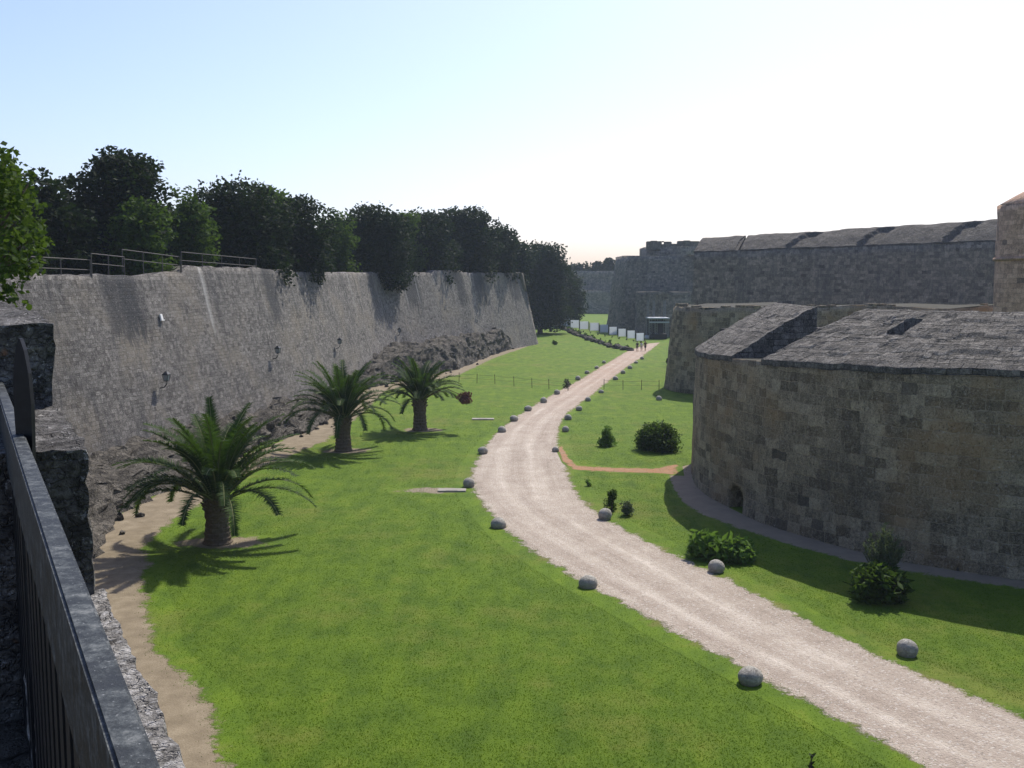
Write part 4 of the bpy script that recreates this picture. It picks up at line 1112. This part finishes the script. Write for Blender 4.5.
# ------------------------------------------------------------------ far gate towers
def block(parent, name, outline, z, mat, batter=.03, rough=.2, seedv=0):
    ol = resample(outline+[outline[0]], 2.0)[:-1]
    o, rim, N = loop_prism(name, ol, lambda p: z+.25*fbm((p.x*.4, p.y*.4, 2+seedv), 1, 3), batter, mat, parent, nz=12, rough=rough, seedv=seedv)
    o.location = -parent.location; return o
ft = empty('gate_tower', (36, 235, 0), 'tall dark ruined gate tower with broken battlements in the centre distance', 'tower')
Yt = 238
def X(px, Y=Yt): return onY(px, 300, Y).x
def Z(py, Y=Yt): return onY(600, py, Y).z
ol = [Vector((X(646), Yt, 0)), Vector((X(672), Yt-5, 0)), Vector((X(700), Yt-2, 0)), Vector((X(712), Yt+12, 0)), Vector((X(646), Yt+14, 0))]
block(ft, 'keep', ol, Z(247), M['wall_far'], .004, .3)
bm = bmesh.new()
def merl(x0, x1, y, Y, yb=250, th=1.6):
    bm = bmesh.new()
    a, b = X(x0, Y), X(x1, Y); box(bm, ((a+b)/2, Y+th/2+.5, (Z(y, Y)+Z(yb, Y))/2), (b-a, th, Z(y, Y)-Z(yb, Y)), bevel=.12)
    o = link('merlon', bm_mesh('merlon', bm), M['wall_far'], ft); o.location = -ft.location
for a in ((646.3, 650, 241.2), (650.1, 657.2, 240.6), (657.3, 661.3, 241), (664.0, 671.2, 241.5), (677.2, 683, 240.8), (683.1, 690, 240.3), (690.1, 699.2, 241)):
    merl(*a, Yt-3)
merl(661.3, 664, 244, Yt-3); merl(661.3, 664, 240.9, Yt-3, 242); merl(671.2, 677.2, 243.6, Yt-3)
merl(701.8, 712, 240.8, Yt+2)
bw_ = block(ft, 'lower_bastion', [Vector((X(606.5), Yt+2, 0)), Vector((X(616), Yt-8, 0)), Vector((X(650), Yt-12, 0)), Vector((X(690), Yt-18, 0)), Vector((X(700), Yt+4, 0)), Vector((X(620), Yt+16, 0))], Z(256, Yt-5), M['wall_far'], .14, .5, 4)
bl2 = block(ft, 'forework', [Vector((X(640, 215), 221, 0)), Vector((X(655, 215), 214, 0)), Vector((X(690, 215), 212, 0)), Vector((X(700, 215), 228, 0)), Vector((X(642, 215), 228, 0))], Z(292, 215), M['wall_far'], .05, .5, 9)
# far wall behind and its trees
fw = empty('far_rampart', (30, 375, 0), 'pale hazy rampart closing the moat in the far distance', 'fortress wall')
Yf = 372
block(fw, 'upper_wall', [Vector((X(566, Yf), Yf, 0)), Vector((X(622, Yf), Yf-6, 0)), Vector((X(640, Yf), Yf+12, 0)), Vector((X(560, Yf), Yf+14, 0))], Z(271, Yf), M['wall_far'], .03, .4)
block(fw, 'lower_wall', [Vector((X(566, Yf-14), Yf-10, 0)), Vector((X(622, Yf-14), Yf-16, 0)), Vector((X(630, Yf), Yf+2, 0)), Vector((X(560, Yf), Yf+2, 0))], Z(291, Yf-14), M['wall_far'], .06, .5, 3)
for k, (px, ty, wp) in enumerate([(577, 263, 15), (586, 262, 14), (595, 261.5, 14), (603, 260.5, 15), (612, 257.5, 16), (620, 256, 14), (568, 264, 14)]):
    Y = Yf+16; p = onY(px, ty, Y)
    tree('tree', 'hazy dark tree on the far rampart, %s from the left' % ['second', 'third', 'fourth', 'fifth', 'sixth', 'seventh', 'first'][k], 'tree', (p.x, Y, 8), p.z, wp*Y/1000, M['leaf_dark'], leaf=.8, dens=9, nb=16, low=-.1, trunk_r=.3, group='trees on the far rampart')
tree('pine_tree', 'dark bushy tree beside the big pine at the far end of the row', 'tree', (X(560, 262), 262, 0), Z(262, 262), 13, M['leaf_dark'], leaf=.5, dens=10, nb=40, low=.05, trunk_r=.4)

# ------------------------------------------------------------------ white panels, stone row, stage
PP = [(565.4, 327, 9), (574.7, 328.5, 9), (584, 329.8, 9), (594.3, 331.2, 9.4), (604, 333, 8.8), (613, 335.3, 8.2), (622, 337.2, 8.2), (631, 339, 8.2), (640, 341.5, 8.2)]
for k, (px, py, wpx) in enumerate(PP):
    b = at(px, py); S = b.y/1000; wd = wpx*S*.95; hh = 8.2*S
    r = empty('display_panel', b, 'white upright display panel on the grass, %s from the right of the row' % ['ninth', 'eighth', 'seventh', 'sixth', 'fifth', 'fourth', 'third', 'second', 'first'][k], 'panel', 'white panels in a row beyond the stones')
    bm = bmesh.new(); box(bm, (0, 0, hh/2+.1), (wd, .08, hh-.1), bevel=.02); link('board', bm_mesh('board', bm), M['panel'], r)
    for s in (-1, 1):
        bm = bmesh.new(); box(bm, (s*(wd/2+.04), .02, hh/2), (.14, .14, hh+.05)); link('post', bm_mesh('post', bm), M['darkmetal'], r)
n_st = 46
SR = matchn([at(*p) for p in [(552, 323), (563, 329), (578, 335.5), (595, 342), (612, 347.5), (630, 351)]], n_st)
for k, p in enumerate(SR):
    bm = bmesh.new(); bmesh.ops.create_icosphere(bm, subdivisions=2, radius=1); s = rng.uniform(.6, 1.0)
    for v in bm.verts:
        q = .85+.25*mn.cell(v.co*1.5+Vector((k, 0, 0)))+.3*mn.noise(v.co*1.7+Vector((k*2, 0, 0))); v.co = Vector((v.co.x*s*1.1, v.co.y*s, v.co.z*s*.65))*q
    o = link('boulder', bm_mesh('boulder', bm), M['rubble']); o.location = (p.x+rng.uniform(-.3, .3), p.y+rng.uniform(-1, 1), s*.25)
    tag(o, 'rough boulder in the long stone row edging the far lawn', 'boulder', 'boulders edging the far lawn')
    if k % 2 == 0 and k > 1:
        px = 552+78*(k/n_st); shr = shrub(600, 400, 5, 5, 'leaf_mid', 'small dark shrub growing among the boulder row', .22, 4, 40, group='shrubs among the boulder row'); shr.location = (p.x+.5, p.y+1.4, 0); shr.scale = (2.0,)*3
# small plants in front of the panels
for k in range(11):
    px = 569+7.2*k; py = 329.5+k*1.35; b = at(px, py)
    shr = shrub(600, 400, 4, 4, 'leaf_dark', 'small dark shrub at the foot of the white panels', .2, 4, 40, group='shrubs at the foot of the white panels'); shr.location = b
# stage
sb = at(660, 341.0); SY = sb.y+6
st = empty('stage', (sb.x, SY, 0), 'dark open-air stage with a pale flat canopy on truss towers below the gate tower', 'stage')
def loc(px, py, Y=None):
    p = onY(px, py, Y or SY); return p-st.location
zt_ = loc(660, 318.5).z
wl, wr = loc(648.5, 330).x, loc(669.5, 330).x
bm = bmesh.new(); box(bm, ((wl+wr)/2, 2.2, zt_), (wr-wl, 5, .28), bevel=.05); box(bm, ((wl+wr)/2, -.35, zt_-.75), ((wr-wl)*.95, .15, .3)); link('canopy', bm_mesh('canopy', bm), M['canvas'], st)
for x in (wl+.4, (wl*.62+wr*.38), wr-.4):
    for y in (.3, 4.2):
        bm = bmesh.new(); 
        for a in (-.18, .18):
            for c in (-.18, .18): tube(bm, [(x+a, y+c, 0), (x+a, y+c, zt_+(3.6 if y > 4 else -.2))], .05, 5)
        k = 0; z = .2
        while z < zt_+(3.4 if y > 4 else -.6):
            tube(bm, [(x-.18, y-.18, z), (x+.18, y-.18, z+.45)], .03, 4); tube(bm, [(x-.18, y+.18, z+.45), (x+.18, y+.18, z)], .03, 4); z += .5
        link('truss_tower', bm_mesh('truss_tower', bm), M['galv'], st)
bm = bmesh.new(); box(bm, ((wl+wr)/2, 2.2, .55), (wr-wl-1, 4.6, 1.0), bevel=.04); box(bm, ((wl+wr)/2, 4.4, zt_/2+.2), (wr-wl-.6, .1, zt_-.8)); link('platform', bm_mesh('platform', bm), M['black'], st)
bm = bmesh.new(); tube(bm, [(wl+.6, -.1, zt_-.5), (wr-.6, -.1, zt_-.5)], .06, 5)
for k in range(6): 
    x = wl+1+(wr-wl-2)*k/5; bmesh.ops.create_cone(bm, cap_ends=True, segments=10, radius1=.22, radius2=.14, depth=.4, matrix=Matrix.Translation((x, -.15, zt_-.75)))
link('spotlights', bm_mesh('spotlights', bm), M['darkmetal'], st)
for px, l, w_ in ((647, 'low white equipment case left of the stage', 1.0), (654, 'white equipment case on the ground in front of the stage centre', 1.3), (662, 'white equipment case near the right side of the stage front', .8)):
    p = at(px, 338.7); bm = bmesh.new(); box(bm, (0, 0, .35), (w_, .7, .6), bevel=.05); box(bm, (0, -.36, .4), (w_*.3, .03, .1))
    o = link('equipment_case', bm_mesh('equipment_case', bm), M['white']); o.location = p; tag(o, l, 'case', 'white cases by the stage')

# ------------------------------------------------------------------ people
def skin_mesh(name, joints, edges, mat, parent, sub=2):
    me = bpy.data.meshes.new(name); me.from_pydata([j[:3] for j in joints], edges, []); o = bpy.data.objects.new(name, me); COL.objects.link(o)
    m = o.modifiers.new('s', 'SKIN'); m.use_smooth_shade = True; s = o.modifiers.new('u', 'SUBSURF'); s.levels = sub
    for v, j in zip(me.skin_vertices[0].data, joints): v.radius = (j[3], j[4] if len(j) > 4 else j[3])
    me.skin_vertices[0].data[0].use_root = True
    dg = bpy.context.evaluated_depsgraph_get(); nm = bpy.data.meshes.new_from_object(o.evaluated_get(dg)); bpy.data.objects.remove(o)
    nm.materials.clear(); nm.materials.append(mat); nm.name = name
    q = bpy.data.objects.new(name, nm); COL.objects.link(q); q.parent = parent; return q
def person(px, py, label, shirt, trousers, hair, h=1.72, rz=0, stride=.22):
    b = at(px, py); r = empty('person', b, label, 'person', None, rz); k = h/1.75
    J = [(0, 0, .95, .13, .10), (0, 0, 1.15, .12, .09), (0, 0, 1.36, .15, .10), (0, 0, 1.48, .06), (0, .0, 1.56, .06), (0, .01, 1.66, .095, .10), (0, .0, 1.73, .06)]
    E = [(0, 1), (1, 2), (2, 3), (3, 4), (4, 5), (5, 6)]
    arm, leg = [], []
    for s in (-1, 1):
        n = len(J); f = s*stride
        J += [(s*.19, 0, 1.41, .055), (s*.24, -f*.3, 1.14, .042), (s*.25, f*.5+.05, .90, .032), (s*.25, f*.6+.09, .80, .035, .02)]
        E += [(2, n), (n, n+1), (n+1, n+2), (n+2, n+3)]
        n = len(J)
        J += [(s*.10, 0, .90, .085), (s*.10, f*.7+.04, .50, .06), (s*.10, f*1.0-.02, .09, .042), (s*.10, f*1.0+.13, .04, .035)]
        E += [(0, n), (n, n+1), (n+1, n+2), (n+2, n+3)]
    J = [(a[0]*k, a[1]*k, a[2]*k)+tuple(x*k for x in a[3:]) for a in J]
    skin_mesh('body', J, E, M['skin'], r)
    g = 1.16
    T = [(0, 0, .93, .14*g, .11*g), (0, 0, 1.15, .13*g, .10*g), (0, 0, 1.36, .155*g, .11*g), (0, 0, 1.45, .08*g)]; TE = [(0, 1), (1, 2), (2, 3)]
    for s in (-1, 1): n = len(T); f = s*stride; T += [(s*.19, 0, 1.41, .07), (s*.235, -f*.25, 1.2, .058)]; TE += [(2, n), (n, n+1)]
    skin_mesh('shirt', [(a[0]*k, a[1]*k, a[2]*k)+tuple(x*k for x in a[3:]) for a in T], TE, shirt, r)
    T = [(0, 0, .97, .14, .115)]; TE = []
    for s in (-1, 1): n = len(T); f = s*stride; T += [(s*.10, 0, .89, .105), (s*.10, f*.7+.04, .52, .08)]; TE += [(0, n), (n, n+1)]
    skin_mesh('shorts', [(a[0]*k, a[1]*k, a[2]*k)+tuple(x*k for x in a[3:]) for a in T], TE, trousers, r)
    bm = bmesh.new(); bmesh.ops.create_uvsphere(bm, u_segments=14, v_segments=9, radius=.112*k, matrix=Matrix.Translation((0, -.02*k, 1.685*k)))
    bmesh.ops.delete(bm, geom=[v for v in bm.verts if v.co.z < 1.63*k and v.co.y > -.03], context='VERTS'); link('hair', bm_mesh('hair', bm, True), hair, r)
dkc = plain('dark_shirt', (.03, .03, .035)); lc = plain('light_shirt', (.55, .55, .55)); rd = plain('maroon_shirt', (.10, .035, .035)); hc = plain('dark_hair', (.03, .02, .015)); kh = plain('khaki', (.3, .26, .2))
person(637.2, 351.6, 'person in a dark top walking on the far track, leftmost of three', dkc, dkc, hc, 1.7, R(170))
person(641.4, 351.4, 'person in pale clothes walking on the far track between two others', lc, kh, hc, 1.62, R(175))
person(645.2, 351.0, 'person in a dark red top walking on the far track, rightmost of three', rd, dkc, hc, 1.74, R(185))

# ------------------------------------------------------------------ near parapet
pw = empty('parapet_wall', (0, 0, 0), 'weathered lichen-spotted parapet in the left foreground under the iron railing', 'parapet')
def rough_block(name, t0, t1, l0, l1, z0, z1, step, amp, mat, parent, sc=3.0, seedv=0):
    """box in near-wall coordinates with a broken surface"""
    bm = bmesh.new()
    nx, ny, nz = [max(2, min(int((b-a)/step), 220)) for a, b in ((t0, t1), (l0, l1), (z0, z1))]
    idx = {}
    def vert(i, j, k):
        key = (i, j, k)
        if key in idx: return idx[key]
        p = nw(t0+(t1-t0)*i/nx, l0+(l1-l0)*j/ny, z0+(z1-z0)*k/nz)
        q = p*sc+Vector((seedv, 0, 0))
        nz_ = mn.noise_vector(q)*amp + mn.noise_vector(q*3.1)*amp*.5 + mn.noise_vector(q*8.3)*amp*.25
        crk = abs(mn.noise(Vector((p.x*sc*1.5, p.y*sc*1.5, p.z*sc*5))))
        c = nz_ - (NW_N*.9)*max(0, .12-crk)*amp*4*(1 if j == ny else 0) - Vector((0, 0, 1))*max(0, .1-crk)*amp*3*(1 if k == nz else 0)
        idx[key] = bm.verts.new(p+c); return idx[key]
    for i in range(nx):
        for j in range(ny):
            bm.faces.new((vert(i, j, nz), vert(i+1, j, nz), vert(i+1, j+1, nz), vert(i, j+1, nz)))
    for i in range(nx):
        for k in range(nz):
            bm.faces.new((vert(i, ny, k), vert(i, ny, k+1), vert(i+1, ny, k+1), vert(i+1, ny, k)))
            bm.faces.new((vert(i, 0, k), vert(i+1, 0, k), vert(i+1, 0, k+1), vert(i, 0, k+1)))
    for j in range(ny):
        for k in range(nz):
            bm.faces.new((vert(0, j, k), vert(0, j, k+1), vert(0, j+1, k+1), vert(0, j+1, k)))
            bm.faces.new((vert(nx, j, k), vert(nx, j+1, k), vert(nx, j+1, k+1), vert(nx, j, k+1)))
    bmesh.ops.recalc_face_normals(bm, faces=bm.faces)
    return link(name, bm_mesh(name, bm, False), mat, parent)
rough_block('near_coping', -2.5, 3.40, .135, .375, 10.6, 11.0, .022, .018, M['coping'], pw, 5)
rough_block('step_block', 3.34, 4.56, -.12, .355, 10.5, 11.48, .028, .018, M['coping_shaded'], pw, 5, 11)
rough_block('tall_block', 4.50, 9.0, -.6, .34, 10.4, 11.83, .05, .03, M['coping_shaded'], pw, 4, 23)
rough_block('far_coping', 8.9, 46, -.6, .32, 10.4, 11.82, .2, .07, M['coping'], pw, 1.5, 31)
rough_block('wall_body', -30, 46, -.5, .28, -.2, 10.62, .5, .10, M['rubble'], pw, 1.0, 5)

# ------------------------------------------------------------------ iron railing
RD = Vector((-.480, .877, 0)); RN = Vector((.877, .480, 0))
def rp(t, lat, z): p = RD*t+RN*lat; return Vector((p.x, p.y, z))
ir = empty('iron_railing', rp(0, .13, 11.0), 'dark worn iron railing running along the parapet at the left edge', 'railing')
rot = Matrix.Rotation(math.atan2(RD.y, RD.x), 4, 'Z')
bm = bmesh.new(); box(bm, rp(4.2, .108, 11.52), (13.4, .034, .16), rot, bevel=.004)
o = link('handrail', bm_mesh('handrail', bm), M['rail'], ir); o.location = -ir.location
bm = bmesh.new(); box(bm, rp(4.2, .108, 10.6), (13.4, .03, .03), rot, bevel=.003)
o = link('bottom_rail', bm_mesh('bottom_rail', bm), M['iron'], ir); o.location = -ir.location
t = -2.0
while t < 10.5:
    if abs((t-2.72)) > .05:
        bm = bmesh.new(); box(bm, rp(t, .108, 11.04), (.078, .014, 1.02), rot, bevel=.003)
        o = link('baluster', bm_mesh('baluster', bm), M['iron'], ir); o.location = -ir.location
    t += .13
for t in (-1.75, 2.72, 4.95, 7.2, 9.4):
    zb_ = 11.0; prof = [(.021, -.02), (.021, .50), (.024, .60), (.026, .68), (.022, .76), (.012, .82), (.002, .85)]
    if t > 3: prof = [(w_, z if z < .1 else z+.02) for w_, z in prof]
    bm = bmesh.new(); fr, bk_ = [], []
    for sgn in (1, -1):
        for w_, z in (prof if sgn == 1 else prof[::-1]):
            c = rp(t+.15, .122, zb_+z); side = Vector((.96, -.2, 0)).normalized()*w_*sgn
            fr.append(bm.verts.new(c+side)); bk_.append(bm.verts.new(c+side+Vector((-.2, -.96, 0))*-.014))
    bm.faces.new(fr); bm.faces.new(bk_[::-1])
    for k in range(len(fr)): bm.faces.new((fr[k], bk_[k], bk_[(k+1) % len(fr)], fr[(k+1) % len(fr)]))
    bmesh.ops.recalc_face_normals(bm, faces=bm.faces)
    o = link('spear_post', bm_mesh('spear_post', bm), M['iron'], ir); o.location = -ir.location

# ------------------------------------------------------------------ lawn blades (uncountable)
def inside(P, poly):
    x, y = P[:, 0], P[:, 1]; c = np.zeros(len(P), bool); n = len(poly)
    for i in range(n):
        x0, y0 = poly[i]; x1, y1 = poly[(i+1) % n]
        m = ((y0 > y) != (y1 > y)) & (x < (x1-x0)*(y-y0)/(y1-y0+1e-12)+x0); c ^= m
    return c
def lawn():
    N = 520000
    Y = 22+ (rng.random(N)**1.3)*78; px = rng.uniform(120, 1060, N); X_ = (px-512)/1000*Y*1.02
    P = np.stack([X_, Y], 1)
    jit = rng.normal(size=P.shape)*.28
    keep = ~inside(P+jit, path_poly) & ~inside(P+jit, soil_poly)
    outl = np.array([(p.x, p.y) for p in OUT]); fp = np.array([(p.x, p.y) for p in FPo]+[(p.x, p.y) for p in TB[::-1]])
    keep &= rng.random(N) < np.clip((100-P[:, 1])/55, 0, 1)
    keep &= ~inside(P, outl) & ~inside(P+jit*.5, fp)
    P = P[keep]; n = len(P)
    h = .012+.03*rng.random(n)**2; a = rng.uniform(0, 6.28, n); w_ = .008+.00022*P[:, 1]
    lean = rng.normal(size=(n, 2))*.6*h[:, None]
    z0 = np.zeros(n)
    dx, dy = np.cos(a)*w_, np.sin(a)*w_
    v0 = np.stack([P[:, 0]-dx, P[:, 1]-dy, z0], 1); v1 = np.stack([P[:, 0]+dx, P[:, 1]+dy, z0], 1); v2 = np.stack([P[:, 0]+lean[:, 0], P[:, 1]+lean[:, 1], h], 1)
    o = link('grass', trimesh('grass', np.stack([v0, v1, v2], 1)), M['blade'])
    tag(o, 'short green grass blades covering the moat lawn', 'grass', kind='stuff')
lawn()
